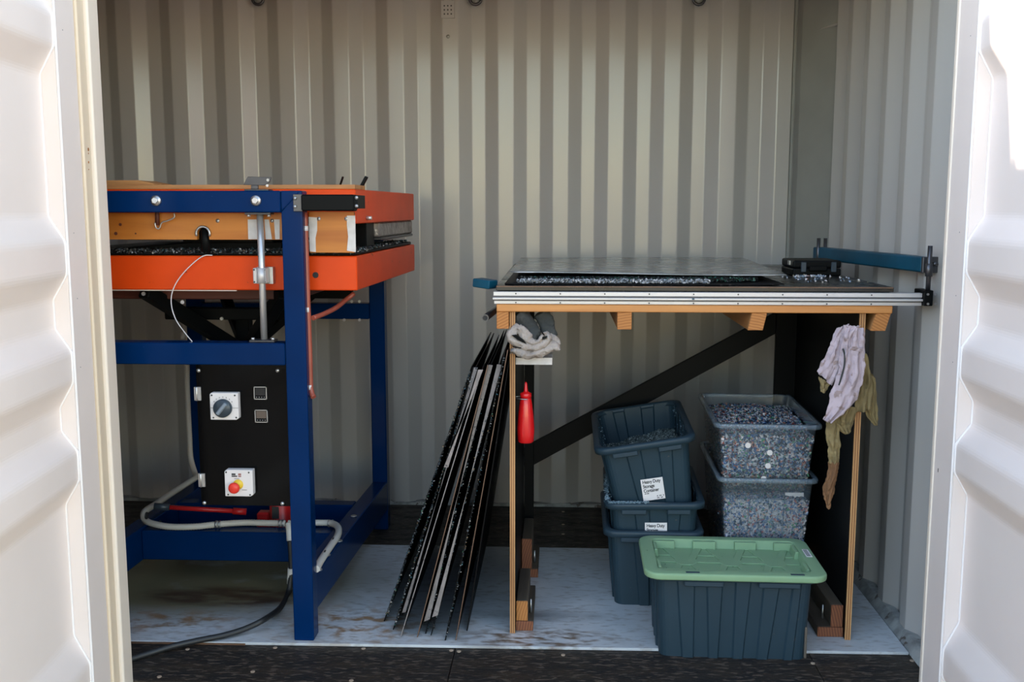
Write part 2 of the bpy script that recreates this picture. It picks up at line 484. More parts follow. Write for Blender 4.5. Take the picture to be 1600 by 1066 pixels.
def clear_plastic(name, tint, milk):
    m = bpy.data.materials.new(name); m.use_nodes = True
    nt = m.node_tree; nt.nodes.remove(nt.nodes['Principled BSDF']); out = nt.nodes['Material Output']
    tr = nt.nodes.new('ShaderNodeBsdfTransparent'); tr.inputs[0].default_value = (.93, .95, .97, 1)
    df = nt.nodes.new('ShaderNodeBsdfDiffuse'); df.inputs[0].default_value = (*tint, 1)
    gl = nt.nodes.new('ShaderNodeBsdfGlossy'); gl.inputs['Roughness'].default_value = .18
    m1 = nt.nodes.new('ShaderNodeMixShader'); m1.inputs[0].default_value = milk
    nt.links.new(tr.outputs[0], m1.inputs[1]); nt.links.new(df.outputs[0], m1.inputs[2])
    fr = nt.nodes.new('ShaderNodeFresnel'); fr.inputs[0].default_value = 1.4
    m2 = nt.nodes.new('ShaderNodeMixShader'); nt.links.new(fr.outputs[0], m2.inputs[0])
    nt.links.new(m1.outputs[0], m2.inputs[1]); nt.links.new(gl.outputs[0], m2.inputs[2])
    nt.links.new(m2.outputs[0], out.inputs[0])
    return m


M['clear'] = clear_plastic('clear_plastic', (.30, .38, .46), .14)
M['clearrim'] = clear_plastic('clear_plastic_rim', (.34, .44, .54), .36)


def set_mats(o, mats, fn):
    """extra materials per face: fn(poly) -> index"""
    for m in mats: o.data.materials.append(m)
    for p in o.data.polygons: p.material_index = fn(p)


# ------------------------------------------------------------------ container shell
def corr_profile(a, b, period, near, slope, far, x0):
    """list of (t, depth) along a wall; depth 0 = near flat, 1 = far flat"""
    pts = []
    k = math.floor((a - x0) / period) - 1
    t = x0 + k * period
    while t < b + period:
        pts += [(t, 0), (t + near, 0), (t + near + slope, 1), (t + near + slope + far, 1)]
        t += period
    out = [p for p in pts if a < p[0] < b]

    def val(q):
        for i in range(len(pts) - 1):
            if pts[i][0] <= q <= pts[i + 1][0]:
                f = (q - pts[i][0]) / (pts[i + 1][0] - pts[i][0]); return pts[i][1] * (1 - f) + pts[i + 1][1] * f
        return 0
    return [(a, val(a))] + out + [(b, val(b))]


ZC = 2.30
YB = 4.31
prof = corr_profile(-2.29, 0.96, .2338, .066, .055, .0578, -1.904)
m = MB()
m.grid([[(t, YB + .036 * d, z) for t, d in prof] for z in (0.0, .6, 1.2, 1.8, ZC)], smooth=False)
wall_back = m.build('wall_back', M['wall'], fix=False)
tag(wall_back, kind='structure')
mod = wall_back.modifiers.new('b', 'BEVEL'); mod.width = .004; mod.segments = 3; mod.limit_method = 'ANGLE'; mod.angle_limit = R(20)
mod2 = wall_back.modifiers.new('s', 'SOLIDIFY'); mod2.thickness = .003; mod2.offset = 1 if False else -1
# lashing rings, vents
for px in (403, 743, 1092):
    c = U(px, -2, Y=YB - .006)
    part('lashing_ring', M['darksteel'], wall_back, lambda m: m.tube([c + Vector((.024 * math.cos(t), 0, .024 * math.sin(t))) for t in np.linspace(0, 2 * math.pi, 17)], .006, sub=1))
    part('lashing_eye', M['post'], wall_back, lambda m: m.lathe(c, [(0, -.004), (.017, -.004), (.017, .012), (0, .012)], axis=(0, 1, 0), n=16))
vb = U(700, 16, Y=YB)
plate = part('vent_plate', M['wall'], wall_back, lambda m: m.box((vb.x - .028, YB - .008, vb.z - .033), (vb.x + .028, YB + .002, vb.z + .06)))
for i in range(3):
    for j in range(3):
        q = Vector((vb.x + (i - 1) * .0145, YB - .0085, vb.z + (j - 1) * .0165))
        part('vent_hole', M['ink'], plate, lambda m: m.cyl(q, q + Vector((0, .002, 0)), .0032, n=8))
for dx in (-.02, .02):
    q = Vector((vb.x + dx, YB - .009, vb.z + .042))
    part('vent_screw', M['post'], plate, lambda m: m.cyl(q, q + Vector((0, .003, 0)), .006, n=8))
q = U(700, 57, Y=YB - .002)
part('rivet', M['post'], wall_back, lambda m: m.lathe(q, [(0, -.004), (.004, -.004), (.008, 0), (.008, .003)], axis=(0, 1, 0), n=12))

# right wall, corrugated towards the outside
prof = corr_profile(2.72, 4.06, .2145, .052, .052, .058, 2.775)
m = MB()
m.grid([[(1.072 + .034 * d, t, z) for t, d in prof] for z in (0.0, .6, 1.2, 1.8, ZC)], smooth=False)
wall_right = m.build('wall_right', M['wall'], fix=False)
tag(wall_right, kind='structure')
mod = wall_right.modifiers.new('b', 'BEVEL'); mod.width = .004; mod.segments = 3; mod.limit_method = 'ANGLE'; mod.angle_limit = R(20)
mod2 = wall_right.modifiers.new('s', 'SOLIDIFY'); mod2.thickness = .003; mod2.offset = 1
# corner post in the back right corner
m = MB()
m.prism([(0.962, YB + .05, 0), (0.962, YB + .005, 0), (.975, YB + .005, 0), (.985, 4.26, 0), (1.085, 4.10, 0), (1.085, 4.06, 0), (1.14, 4.06, 0), (1.14, YB + .05, 0)], (0, 0, ZC))
trim_3 = m.build('trim_3', M['post'], bevel=.004); tag(trim_3, kind='structure')
q = Vector((1.035, 4.175, 2.03))
part('gusset', M['wall'], trim_3, lambda m: m.prism([q, q + Vector((.05, -.09, .002)), q + Vector((.05, -.02, .055))], (.004, .004, .004)))

# left wall, front return, ceiling, header, rails
prof = corr_profile(2.60, YB + .045, .2338, .066, .055, .0578, 2.7)
m = MB(); m.grid([[(-2.25 - .036 * d, t, z) for t, d in prof] for z in (0, ZC)], smooth=False)
wall_left = m.build('wall_left', M['wall'], fix=False, solid=.003); tag(wall_left, kind='structure')
prof = corr_profile(-2.29, -1.30, .2338, .066, .055, .0578, -2.2)
m = MB(); m.grid([[(t, 2.62 - .036 * d, z) for t, d in prof] for z in (-.12, ZC)], smooth=False)
wall_front = m.build('wall_front', M['wall'], fix=False, solid=.003); tag(wall_front, kind='structure')
tag(MB().box((-2.30, 2.62, ZC), (1.15, YB + .05, ZC + .06)).build('ceiling', M['ceil']), kind='structure')
tag(MB().box((-1.30, 2.67, 2.19), (1.15, 2.77, ZC)).build('trim_4', M['door'], bevel=.006), kind='structure')
tag(MB().box((-1.345, 2.64, -.12), (-1.28, 2.72, 2.19)).build('trim_5', M['door'], bevel=.004), kind='structure')
tag(MB().box((1.055, 2.67, -.12), (1.14, 2.72, 2.19)).build('trim_6', M['door'], bevel=.004), kind='structure')
# bottom rails (weathered angle along back and right)
def rail(m):
    n = 60
    for i in range(n):
        x0 = -2.24 + 3.2 * i / n; x1 = -2.24 + 3.2 * (i + 1) / n
        z = .014 + .004 * math.sin(i * 1.7) * random.random()
        m.box((x0, YB - .006, 0), (x1, YB + .034, z))
trim_1 = part('baseboard_back', M['rail_white'], None, rail); tag(trim_1, kind='structure')
trim_2 = MB().prism([(1.046, 2.72, 0), (1.100, 2.72, 0), (1.100, 2.72, .030), (1.072, 2.72, .030)], (0, 1.34, 0)).build('baseboard_right', M['rail_white'], bevel=.002)
tag(trim_2, kind='structure')

# floor: film faced plywood panels with worn screws
floor = empty('floor', (-.6, 3.4, 0)); tag(floor, kind='structure')
seams = [-2.25, -1.48, -.309, .012, 1.10]
seams = [-2.25, -1.48, -.309, .75, 1.10]
for i in range(4):
    part('floor_panel', M['floor'], floor, lambda m: m.box((seams[i] + .0012, 2.60, -.028), (seams[i + 1] - .0012, YB + .04, 0)), bevel=.0012)
part('floor_bearer', M['black'], floor, lambda m: m.box((-2.24, 2.61, -.12), (1.10, YB + .03, -.030)))
scr = [(430, 1012.6), (568, 1014), (705, 1017), (717, 1018.5), (249, 1058), (395, 1050), (549, 1064), (293, 1015), (1425, 1033), (880, 820), (880, 835), (880, 800), (880, 1024), (1270, 1037)]
for px, py in scr:
    q = U(px, py, Z=0)
    part('floor_screw', M['screw'], floor, lambda m: m.cyl(q - Vector((0, 0, .004)), q + Vector((0, 0, .0015)), .0065, n=10))
sill = MB().box((-1.165, 2.545, -.15), (1.0, 2.598, -.005)).build('trim_2', M['darksteel'], bevel=.004); tag(sill, kind='structure')

# white board on the floor
bl = U(170, 1003, Z=.009); br = U(1420, 1018, Z=.009)
m = MB()
x0, x1 = -1.62, 1.044
lo = [(x0, 2.832, .0005), (x1, 2.868, .0005), (x1, 3.742, .0005), (x0, 3.742, .0005)]
m.hexa(lo, [(a, b, .0092) for a, b, c in lo])
wb = m.build('floor_board', M['board'], bevel=.0012)
tag(wb, 'large stained white board lying flat on the black container floor', 'board')
part('board_edge', M['brownedge'], wb, lambda m: m.hexa([(x0, 2.8306, .0008), (-.95, 2.8385, .0008), (-.95, 2.8415, .0008), (x0, 2.834, .0008)], [(x0, 2.8306, .0075), (-.95, 2.8385, .006), (-.95, 2.8415, .006), (x0, 2.834, .0075)]))['label'] = 'brown bare left edge'

# outside ground, a paved yard
g = MB()
g.grid([[(x, y, -.22) for x in (-25, -6, 0, 6, 25)] for y in (-30, -8, 0, 12, 30)], smooth=False)
tag(g.build('ground', M['ground'], fix=False), kind='structure')
tag(MB().box((-2.30, YB + .06, -.12), (1.15, YB + .08, ZC)).build('wall_outer', M['exterior']), kind='structure')
tag(MB().box((1.145, 2.66, -.12), (1.16, YB + .08, ZC)).build('wall_outer_right', M['exterior']), kind='structure')

# unseen container wall added on the left to block sky light
prof = corr_profile(-14, 1.2, .28, .07, .07, .07, 0)
m = MB(); m.grid([[(-5.2 - .036 * d, t, z) for t, d in prof] for z in (-.1, 2.45)], smooth=False)
nb = m.build('wall_sky_block', M['exterior'], fix=False, solid=.003); tag(nb, kind='structure')
part('top_rail', M['exterior'], nb, lambda m: m.box((-5.30, -14, 2.45), (-5.19, 1.2, 2.55)))
part('bottom_rail', M['exterior'], nb, lambda m: m.box((-5.30, -14, -.22), (-5.19, 1.2, -.1)))
part('roof', M['exterior'], nb, lambda m: m.box((-7.6, -14, 2.50), (-5.31, 1.2, 2.55)))
# ------------------------------------------------------------------ doors
DZ = [(2.20, 1), (2.08, 1), (2.02, 0), (1.95, 0), (1.89, 1), (1.835, 1), (1.768, 0), (1.696, 0), (1.631, 1), (1.300, 1), (1.240, 0), (1.163, 0), (1.103, 1), (1.030, 1),
      (.974, 0), (.900, 0), (.838, 1), (.778, 1), (.727, 0), (.655, 0), (.594, 1), (.253, 1), (.178, 0), (.105, 0), (.045, 1), (-.03, 1)]


def door(name, hx, hy, side, tilt, stile0, stile1, near_len):
    """side = +1: left leaf whose inner face looks to +x. built in local frame, then turned about the hinge"""
    root = empty(name, (hx, hy, 0), (0, 0, tilt)); tag(root, kind='structure')
    s = side
    # local: x towards the opening centre is s, y negative = towards viewer. inner face of stile at x = 0
    def bx(x0, y0, z0, x1, y1, z1): return lambda m: m.box((s * x0, y0, z0), (s * x1, y1, z1))
    part('hinge_stile', M['door'], root, bx(-.045, -stile1, -.19, 0, -stile0, 2.23), local=True, bevel=.004, seg=2)
    part('outer_stile', M['door'], root, bx(-.045, -near_len, -.19, 0, -near_len + .12, 2.23), local=True, bevel=.004)
    part('top_rail', M['door'], root, bx(-.045, -near_len + .12, 2.16, 0, -stile1, 2.23), local=True, bevel=.004)
    part('bottom_rail', M['door'], root, bx(-.045, -near_len + .12, -.19, 0, -stile1, -.02), local=True, bevel=.004)
    m = MB()
    ys = np.linspace(-near_len + .11, -stile1 + .004, 4)
    m.grid([[(s * (-.004 - .036 * d), y, z) for y in ys] for z, d in DZ], smooth=False)
    p = m.build('corrugated_panel', M['door'], root, local=True, fix=True)
    md = p.modifiers.new('b', 'BEVEL'); md.width = .010; md.segments = 3; md.limit_method = 'ANGLE'; md.angle_limit = R(15)
    md = p.modifiers.new('s', 'SOLIDIFY'); md.thickness = .002; md.offset = 0
    # sealant bead along the stile, following the corrugation
    m = MB()
    m.tube([(s * (-.003 - .036 * d), -stile1 - .003, z) for z, d in DZ], .0035, n=6, sub=1)
    part('sealant_bead', M['caulk'], root, lambda q: (q.v.extend(m.v), q.f.extend(m.f), q.sm.extend(m.sm)), local=True)
    part('stile_lip', M['caulk'], root, bx(-.002, -stile1 - .002, -.02, .004, -stile1 + .004, 2.16), local=True, bevel=.002)
    for z in (1.74, 1.26, 1.1, .93):
        part('paint_chip', M['inkgrey'], root, lambda q: q.cyl((s * -.001, -stile1 + .045 + .01 * math.sin(z * 40), z), (s * .0006, -stile1 + .045 + .01 * math.sin(z * 40), z), .0016, n=6), local=True)
    return root


d1 = door('door_1', -1.205, 2.60, 1, R(5.5), .135, .262, 1.16)
part('gasket', M['cream'], d1, lambda m: m.box((-.03, -.133, -.19), (.006, -.085, 2.23)), local=True, bevel=.004, seg=2)
part('gasket_lip', M['cream2'], d1, lambda m: m.box((-.03, -.085, -.19), (.016, -.012, 2.23)), local=True, bevel=.006, seg=3)
q = U(139, 246, Y=2.49)
for dz, r_ in ((0.02, .0045), (0.01, .002), (-.012, .003), (-.03, .0015)):
    part('rust_spot', M['rust'], d1, lambda m: m.cyl((-.002, -.108 + dz * .1, q.z + dz), (.0068, -.108 + dz * .1, q.z + dz), r_, n=8), local=True)
d2 = door('door_2', 1.004, 2.66, -1, 0, .004, .135, 1.16)
part('gasket', M['cream2'], d2, lambda m: m.box((-.003, -.012, -.19), (.040, .006, 2.23)), local=True, bevel=.003)
for py, h in ((735, .010), (807, .010), (840, .016)):
    c = U(1466 if py < 800 else 1453, py, X=1.004)
    part('scratch', M['ink'], d2, lambda m: m.box((-.0008, c.y - 2.66 - .0012, c.z - h / 2), (.001, c.y - 2.66 + .0012, c.z + h / 2)), local=True)

# ------------------------------------------------------------------ sheet press
PX0, PX1 = -1.56, -.743
press = empty('sheet_press', (-1.15, 3.43, .0), label='large blue steel sheet press with two orange heating boxes, left of the bench', cat='press')
FY0, FY1 = 2.86, 2.92
def P(name, material, fn, bevel=.003, **k): return part(name, material, press, fn, bevel=bevel, **k)
leg_fr = P('leg', M['blue'], lambda m: m.box((-.805, FY0, .0092), (-.743, FY1, 1.370)), bevel=.004, seg=2)
P('leg', M['blue'], lambda m: m.box((-1.56, FY0, .0092), (-1.498, FY1, 1.370)), bevel=.004)
P('leg', M['blue'], lambda m: m.box((-.765, 3.95, 0), (-.704, 4.01, 1.20)), bevel=.004)
P('leg', M['blue'], lambda m: m.box((-1.515, 3.95, 0), (-1.455, 4.01, 1.20)), bevel=.004)
tb = P('top_beam', M['blue'], lambda m: m.box((-1.497, FY0, 1.308), (-.806, FY1, 1.370)))
# mitred weld seam at the corner
part('weld_seam', M['blue'], tb, lambda m: m.cyl((-.806, FY0 - .0005, 1.308), (-.752, FY0 - .0005, 1.366), .0018, n=6))
P('middle_beam', M['blue'], lambda m: m.box((-1.497, FY0, .861), (-.806, FY1, .926)))
P('rear_beam', M['blue'], lambda m: m.box((-1.454, 3.95, .877), (-.766, 4.01, .940)))
for dx in (0, .735):
    P('side_beam', M['blue'], lambda m: m.hexa([(-.805 - dx, 2.921, .087), (-.745 - dx, 2.921, .087), (-.704 - dx, 3.949, .087), (-.764 - dx, 3.949, .087)],
                                               [(-.805 - dx, 2.921, .205), (-.745 - dx, 2.921, .205), (-.704 - dx, 3.949, .205), (-.764 - dx, 3.949, .205)]))
P('cross_beam', M['blue'], lambda m: m.box((-1.463, 3.31, .092), (-.792, 3.37, .198)))
P('cross_beam', M['blue'], lambda m: m.box((-1.452, 3.62, .092), (-.778, 3.68, .205)))
P('jack_plate', M['blue'], lambda m: m.box((-1.30, 3.371, .10), (-.90, 3.619, .12)))
# side beam washers
for py, px in ((846, 530), (868, 511), (891, 498), (807, 553)):
    c = U(px, py, Z=.206)
    P('washer', M['zinc'], lambda m: m.cyl(c, c + Vector((0, 0, .003)), .011, n=12), bevel=0)
# bolts with washers on top beam
for px in (244, 400):
    c = U(px, 313.5, Y=FY0)
    b = P('bolt', M['zinc'], lambda m: m.lathe(c, [(.0001, .006), (.0145, .005), (.0150, .002), (.0150, 0)], axis=(0, -1, 0), n=24).lathe(c, [(.0165, .0012), (.0165, 0)], axis=(0, -1, 0)), bevel=0)
    part('bolt_head', M['steel'], b, lambda m: m.cyl(c + Vector((0, -.005, 0)), c + Vector((0, -.014, 0)), .0095, n=6, smooth=False), bevel=.001)
# heating boxes
OY0, OY1 = 2.955, 3.93
def skew(m, z0, z1, x0=-1.60, xf=-.607, xb=-.576, y0=OY0, y1=OY1):
    m.hexa([(x0, y0, z0), (xf, y0, z0), (xb, y1, z0), (x0, y1, z0)], [(x0, y0, z1), (xf, y0, z1), (xb, y1, z1), (x0, y1, z1)])
lowbox = P('lower_heating_box', M['orange'], lambda m: skew(m, 1.075, 1.178))
upbox = P('upper_heating_box', M['orange'], lambda m: skew(m, 1.274, 1.376))
for px, py, r_ in ((493, 430, .0092), (428, 429, .0035)):
    c = U(px, py, Y=OY0 - .0005)
    part('hole', M['ink'], lowbox, lambda m: m.cyl(c, c + Vector((0, .002, 0)), r_, n=16))
part('bolt', M['steel'], upbox, lambda m: m.cyl((-.602, 3.09, 1.290), (-.585, 3.09, 1.290), .006, n=8))
P('base_plate', M['redbrown'], lambda m: m.box((-1.45, 3.08, 1.035), (-.82, 3.80, 1.0745)))
P('seal_strip', M['white_plastic'], lambda m: m.box((-1.55, 2.97, 1.0705), (-.98, 2.975, 1.0748)), bevel=0)
# mould and dark chips between the boxes
mould = P('mould_plate', M['blackrough'], lambda m: skew(m, 1.1785, 1.190, xf=-.615, xb=-.586, y0=2.97, y1=3.91))
P('upper_platen', M['foil'], lambda m: skew(m, 1.222, 1.2735, x0=-1.5, xf=-.609, xb=-.582, y0=3.36, y1=3.925), bevel=.006)
P('platen_edge', M['darksteel'], lambda m: skew(m, 1.212, 1.2215, x0=-1.5, xf=-.607, xb=-.580, y0=3.37, y1=3.92))
P('spacer_block', M['black'], lambda m: m.box((-.70, 3.22, 1.1905), (-.628, 3.40, 1.2738)) if False else m.box((-.70, 3.22, 1.1905), (-.628, 3.355, 1.2738)))
m = MB(); Y = 3.02
pts = [U(163, 396, Y=Y), U(163, 391, Y=Y), U(300, 379.5, Y=Y), U(440, 379.5, Y=Y), U(440, 398, Y=Y)]
for i in (0, -1): pts[i].z = 1.1905
m.prism(pts, (0, .30, 0)); m.build('insulation_slab', M['black'], press, bevel=.002)
P('black_block', M['black'], lambda m: m.box((-1.16, 3.03, 1.2135), (-.88, 3.3, 1.2735)))


def flakes(name, material, parent, pts, size=.005, flat=.35, thick=.25, local=False, normal=None, kind='stuff', label=None):
    """one mesh of small irregular chips at the points given"""
    pts = np.array(pts, dtype=float)
    if parent is not None and not local:
        pts = pts - np.array(world_loc(parent))
    n = len(pts)
    a = RNG.uniform(0, 2 * np.pi, n)
    nrm = RNG.normal(size=(n, 3)); nrm[:, 2] = np.abs(nrm[:, 2]) + .6
    if normal is not None: nrm = RNG.normal(size=(n, 3)) * flat + np.array(normal)
    nrm /= np.linalg.norm(nrm, axis=1)[:, None]
    ref = np.tile([0.3, 0.9, 0.2], (n, 1)); u = np.cross(nrm, ref); u /= np.linalg.norm(u, axis=1)[:, None]; w = np.cross(nrm, u)
    s_ = size * RNG.uniform(.5, 1.25, n)[:, None]
    ca, sa = np.cos(a)[:, None], np.sin(a)[:, None]
    e1 = (u * ca + w * sa) * s_ * RNG.uniform(.6, 1.1, (n, 1)); e2 = (-u * sa + w * ca) * s_ * RNG.uniform(.4, .9, (n, 1))
    t = nrm * s_ * thick
    V = np.stack([pts - e1, pts - e2, pts + e1, pts + e2, pts + t], axis=1).reshape(-1, 3)
    base = (np.arange(n) * 5)[:, None]
    F = np.concatenate([base + np.array([[0, 1, 4]]), base + np.array([[1, 2, 4]]), base + np.array([[2, 3, 4]]), base + np.array([[3, 0, 4]])], axis=0)
    me = bpy.data.meshes.new(name); me.from_pydata(V.tolist(), [], F.tolist()); me.materials.append(material)
    o = bpy.data.objects.new(name, me); COL.objects.link(o)
    if parent is not None: o.parent = parent
    o['kind'] = kind
    if label: o['label'] = label
    return o


n = 1500
p = np.stack([RNG.uniform(-1.58, -.62, n), 2.965 + RNG.exponential(.02, n), 1.186 + RNG.uniform(0, .012, n)], 1)
p2 = np.stack([RNG.uniform(-.66, -.60, 500), RNG.uniform(2.97, 3.9, 500), 1.190 + RNG.uniform(0, .006, 500)], 1)
flakes('melted_chips', M['darkchips'], press, np.concatenate([p, p2]), size=.0075, thick=.5)
# pine insulation plank with arched notch and metal ring
zl, zh = U(300, 374.5, Y=2.935).z, U(300, 333, Y=2.935).z
def plank(m):
    Y = 2.935
    xs0, xs1 = -1.60, -.822
    c = U(317.5, 374, Y=Y).x; r = .0185
    poly = [(xs0, Y, zl), (c - r, Y, zl), (c - r, Y, zl + .018)]
    for t in np.linspace(math.pi, 0, 9)[1:-1]: poly.append((c + r * math.cos(t), Y, zl + .018 + r * math.sin(t)))
    poly += [(c + r, Y, zl + .018), (c + r, Y, zl), (xs1, Y, zl), (xs1, Y, zh), (xs0, Y, zh)]
    m.prism(poly, (0, .018, 0))
plk = P('insulation_plank', M['pine'], plank, bevel=0)
c = U(317.5, 374, Y=2.93)
part('foil_ring', M['zinc'], plk, lambda m: m.tube([(c.x + .0205 * math.cos(t), 2.930, zl + .018 + .0205 * math.sin(t)) for t in np.linspace(math.pi * 1.12, -.12 * math.pi, 12)], .0038, n=6, sub=1))
P('guide_pin', M['black'], lambda m: m.cyl((c.x, 2.95, 1.1905), (c.x, 2.95, zl + .03), .0135, n=14), bevel=0)
for px, py in ((167, 345), (340, 345), (425, 345)):
    q = U(px, py, Y=2.935)
    part('screw', M['zinc'], plk, lambda m: m.lathe(q, [(0, .003), (.0045, .002), (.006, 0)], axis=(0, -1, 0), n=12))
for px, py, r_ in ((188, 351, .0048), (181, 365, .0052), (212, 365, .0028)):
    q = U(px, py, Y=2.9352)
    part('knot', M['redbrown'], plk, lambda m: m.cyl(q, q + Vector((0, -.0006, 0)), r_, n=12))
def tape(name, parent, pxs, Y):
    a = [U(x, y, Y=Y) for x, y in pxs]
    return part(name, M['tape'], parent, lambda m: m.prism(a, (0, .0012, 0)))
tape('tape_strip', plk, [(387, 343), (401, 343), (402, 374), (388, 374)], 2.9335)
tape('tape_strip', plk, [(413, 343), (420, 343), (425, 374), (415, 374)], 2.9335)
tape('tape_strip', plk, [(428, 343), (437, 343), (437, 374), (430, 374)], 2.9335)
eb = P('end_block', M['pine'], lambda m: m.box((U(483, 360, Y=2.935).x, 2.935, U(500, 395, Y=2.935).z), (-.6085, 2.9545, U(500, 331, Y=2.935).z)), bevel=.001)
tape('tape_strip', eb, [(482, 339), (495.5, 340), (495.5, 360), (493, 372), (493.5, 394), (484, 393)], 2.9335)
tape('tape_strip', eb, [(542, 337), (555, 337), (556, 394), (542, 392), (544, 370), (542, 352)], 2.9335)
for px, py in ((498, 342), (541, 342)):
    q = U(px, py, Y=2.935)
    part('screw', M['zinc'], eb, lambda m: m.lathe(q, [(0, .003), (.0045, .002), (.006, 0)], axis=(0, -1, 0), n=12))
# red pin and crank wire at the plank
q0, q1 = U(246, 333, Y=2.925), U(246, 352, Y=2.925)
P('red_pin', M['redbrown'], lambda m: m.cyl(q0 + Vector((0, 0, .02)), q1, .0065, n=10), bevel=0)
P('hook', M['zinc'], lambda m: m.tube([U(242, 348, Y=2.918), U(244, 356, Y=2.918), U(249, 357, Y=2.918), U(253, 348, Y=2.918), U(262, 345, Y=2.918), U(272, 340, Y=2.918), U(272, 333, Y=2.918)], .0022, n=6), bevel=0)
# black end bracket
br = P('end_bracket', M['black'], lambda m: m.box((U(470, 316, Y=2.835).x, 2.835, U(500, 330, Y=2.835).z), (U(553, 316, Y=2.835).x, 2.885, U(500, 304, Y=2.835).z)), bevel=.004)
part('bracket_flange', M['darksteel'], br, lambda m: m.box((U(458, 316, Y=2.853).x, 2.853, U(500, 330.5, Y=2.853).z), (U(472, 316, Y=2.853).x, 2.8595, U(500, 303.5, Y=2.853).z)), bevel=.001)
part('bracket_flange', M['black'], br, lambda m: m.box((U(551, 316, Y=2.85).x, 2.84, U(500, 326, Y=2.853).z), (U(560, 316, Y=2.853).x, 2.952, U(500, 305, Y=2.853).z)), bevel=.001)
for px, py in ((461, 310), (461, 323), (557, 309), (557, 322)):
    q = U(px, py, Y=2.852 if px < 500 else 2.84)
    part('bolt_head', M['zinc'], br, lambda m: m.lathe(q, [(0, .004), (.004, .003), (.0055, 0)], axis=(0, -1, 0), n=10))
# linear guide rod with bearing block
rx = U(406, 400, Y=2.89).x
rod = P('guide_rod', M['steel'], lambda m: m.cyl((rx, 2.93, .9265), (rx, 2.93, 1.307), .0105, n=20) if False else m.cyl((rx, 2.905, .9265), (rx, 2.905, 1.3075), .0098, n=20), bevel=0)
cb = U(407.5, 431, Y=2.90)
bb = P('bearing_block', M['alu'], lambda m: m.box((cb.x - .0215, 2.893, cb.z - .023), (cb.x + .017, 2.928, cb.z + .023)), bevel=.002)
part('bearing_sleeve', M['alu'], bb, lambda m: m.cyl((rx, 2.899, cb.z - .0225), (rx, 2.899, cb.z + .0225), .0145, n=20))
part('mount_plate', M['zinc'], bb, lambda m: m.box((cb.x - .020, 2.929, cb.z - .026), (cb.x + .028, 2.954, cb.z + .024)))
for dx in (-.0175, .0135):
    for dz in (-.018, .018):
        q = Vector((cb.x + dx, 2.893, cb.z + dz)); part('screw', M['ink'], bb, lambda m: m.cyl(q, q + Vector((0, -.0015, 0)), .0026, n=8))
for z, sg in ((.9265, 1), (1.3075, -1)):
    rc = P('rod_clamp', M['darksteel'], lambda m: m.box((rx - .038, 2.88, z), (rx + .038, 2.919, z + sg * .006)), bevel=.001)
    for dx in (-.03, .03):
        q = Vector((rx + dx, 2.893, z + sg * .006)); part('bolt_head', M['steel'], rc, lambda m: m.cyl(q, q + Vector((0, 0, sg * .006)), .0055, n=8))
# lifting struts under the lower box
cz = .84; ccx, ccy = -1.115, 3.45
def strut(a, b, w=.042): return P('strut', M['black'], lambda m: m.bar(a, b, w, w))
strut((-1.30, 3.05, 1.052), (-1.13, 3.34, .86)) if False else strut((-1.285, 3.02, 1.066), (ccx - .02, 3.40, .84))
strut((-.86, 3.06, 1.06), (ccx + .03, 3.40, .84))
strut((-1.33, 3.86, 1.00), (ccx - .02, 3.50, .84), .036)
strut((-.96, 3.86, 1.00), (ccx + .02, 3.50, .84), .036)
P('strut_rail', M['black'], lambda m: m.box((-1.42, 3.78, .975), (-.80, 3.82, 1.034)))
P('strut_rail', M['black'], lambda m: m.box((-1.34, 3.30, .925 + .02), (-.90, 3.34, .985)))
P('lift_post', M['black'], lambda m: m.box((ccx - .024, ccy - .024, .70), (ccx + .024, ccy + .024, .935)), bevel=.003)
P('lift_plate', M['black'], lambda m: m.box((ccx - .10, ccy - .10, .815), (ccx + .10, ccy + .10, .835)))
P('centre_post', M['black'], lambda m: m.box((ccx - .02, ccy - .02, .52), (ccx + .02, ccy + .02, .70)))
for px, py in ((225, 459), (286, 472), (347, 498), (550, 471), (562, 471), (538, 500), (562, 500)):
    q = U(px, py, Y=3.0 if px < 400 and py < 480 else 3.3 if px < 400 else 3.945)
    P('bolt_head', M['steel'], lambda m: m.cyl(q, q + Vector((0, -.006, 0)), .006, n=8), bevel=0)
# thin thermocouple wire
P('thin_wire', M['white_plastic'], lambda m: m.tube([U(332, 399, Y=2.95), U(318, 400, Y=2.944), U(300, 413, Y=2.943), U(280, 435, Y=2.943), U(269, 457, Y=2.943), U(268, 478, Y=2.94), U(275, 500, Y=2.93), U(288, 519, Y=2.915), U(302, 536, Y=2.89)], .0016, n=6), bevel=0)
q = U(286, 524, Y=3.0)
P('cable_tie', M['white_plastic'], lambda m: m.cyl(U(286, 530, Y=3.93), U(286, 519, Y=3.93), .010, n=10), bevel=0)

# control cabinet hanging behind the middle beam
CY = 2.905
c0 = U(306, 571, Y=CY); c1 = U(447, 791, Y=CY)
cab = P('control_cabinet', M['blacksat'], lambda m: m.box((c0.x - .001, CY, c1.z), (-.8085, CY + .17, .860)), bevel=.004)
part('cabinet_cover', M['blacksat'], cab, lambda m: m.box((c0.x + .002, CY - .009, c1.z + .002), (-.8095, CY - .0008, .859)), bevel=.0015)
F = CY - .009
def at_cab(px, py): return U(px, py, Y=F)
for px, py in ((310.5, 579), (434, 579), (319.5, 786), (441.5, 787)):
    q = at_cab(px, py)
    part('cover_screw', M['zinc'], cab, lambda m: m.lathe(q, [(0, .005), (.005, .0045), (.0062, .002), (.0062, 0)], axis=(0, -1, 0), n=14))
for px, py in ((309.5, 615), (316, 750)):
    q = at_cab(px, py)
    part('hinge', M['zinc'], cab, lambda m: m.box((q.x - .0105, F - .006, q.z - .021), (q.x + .0105, F, q.z + .021)).cyl((q.x - .002, F - .007, q.z - .021), (q.x - .002, F - .007, q.z + .021), .0035, n=8), bevel=.001)
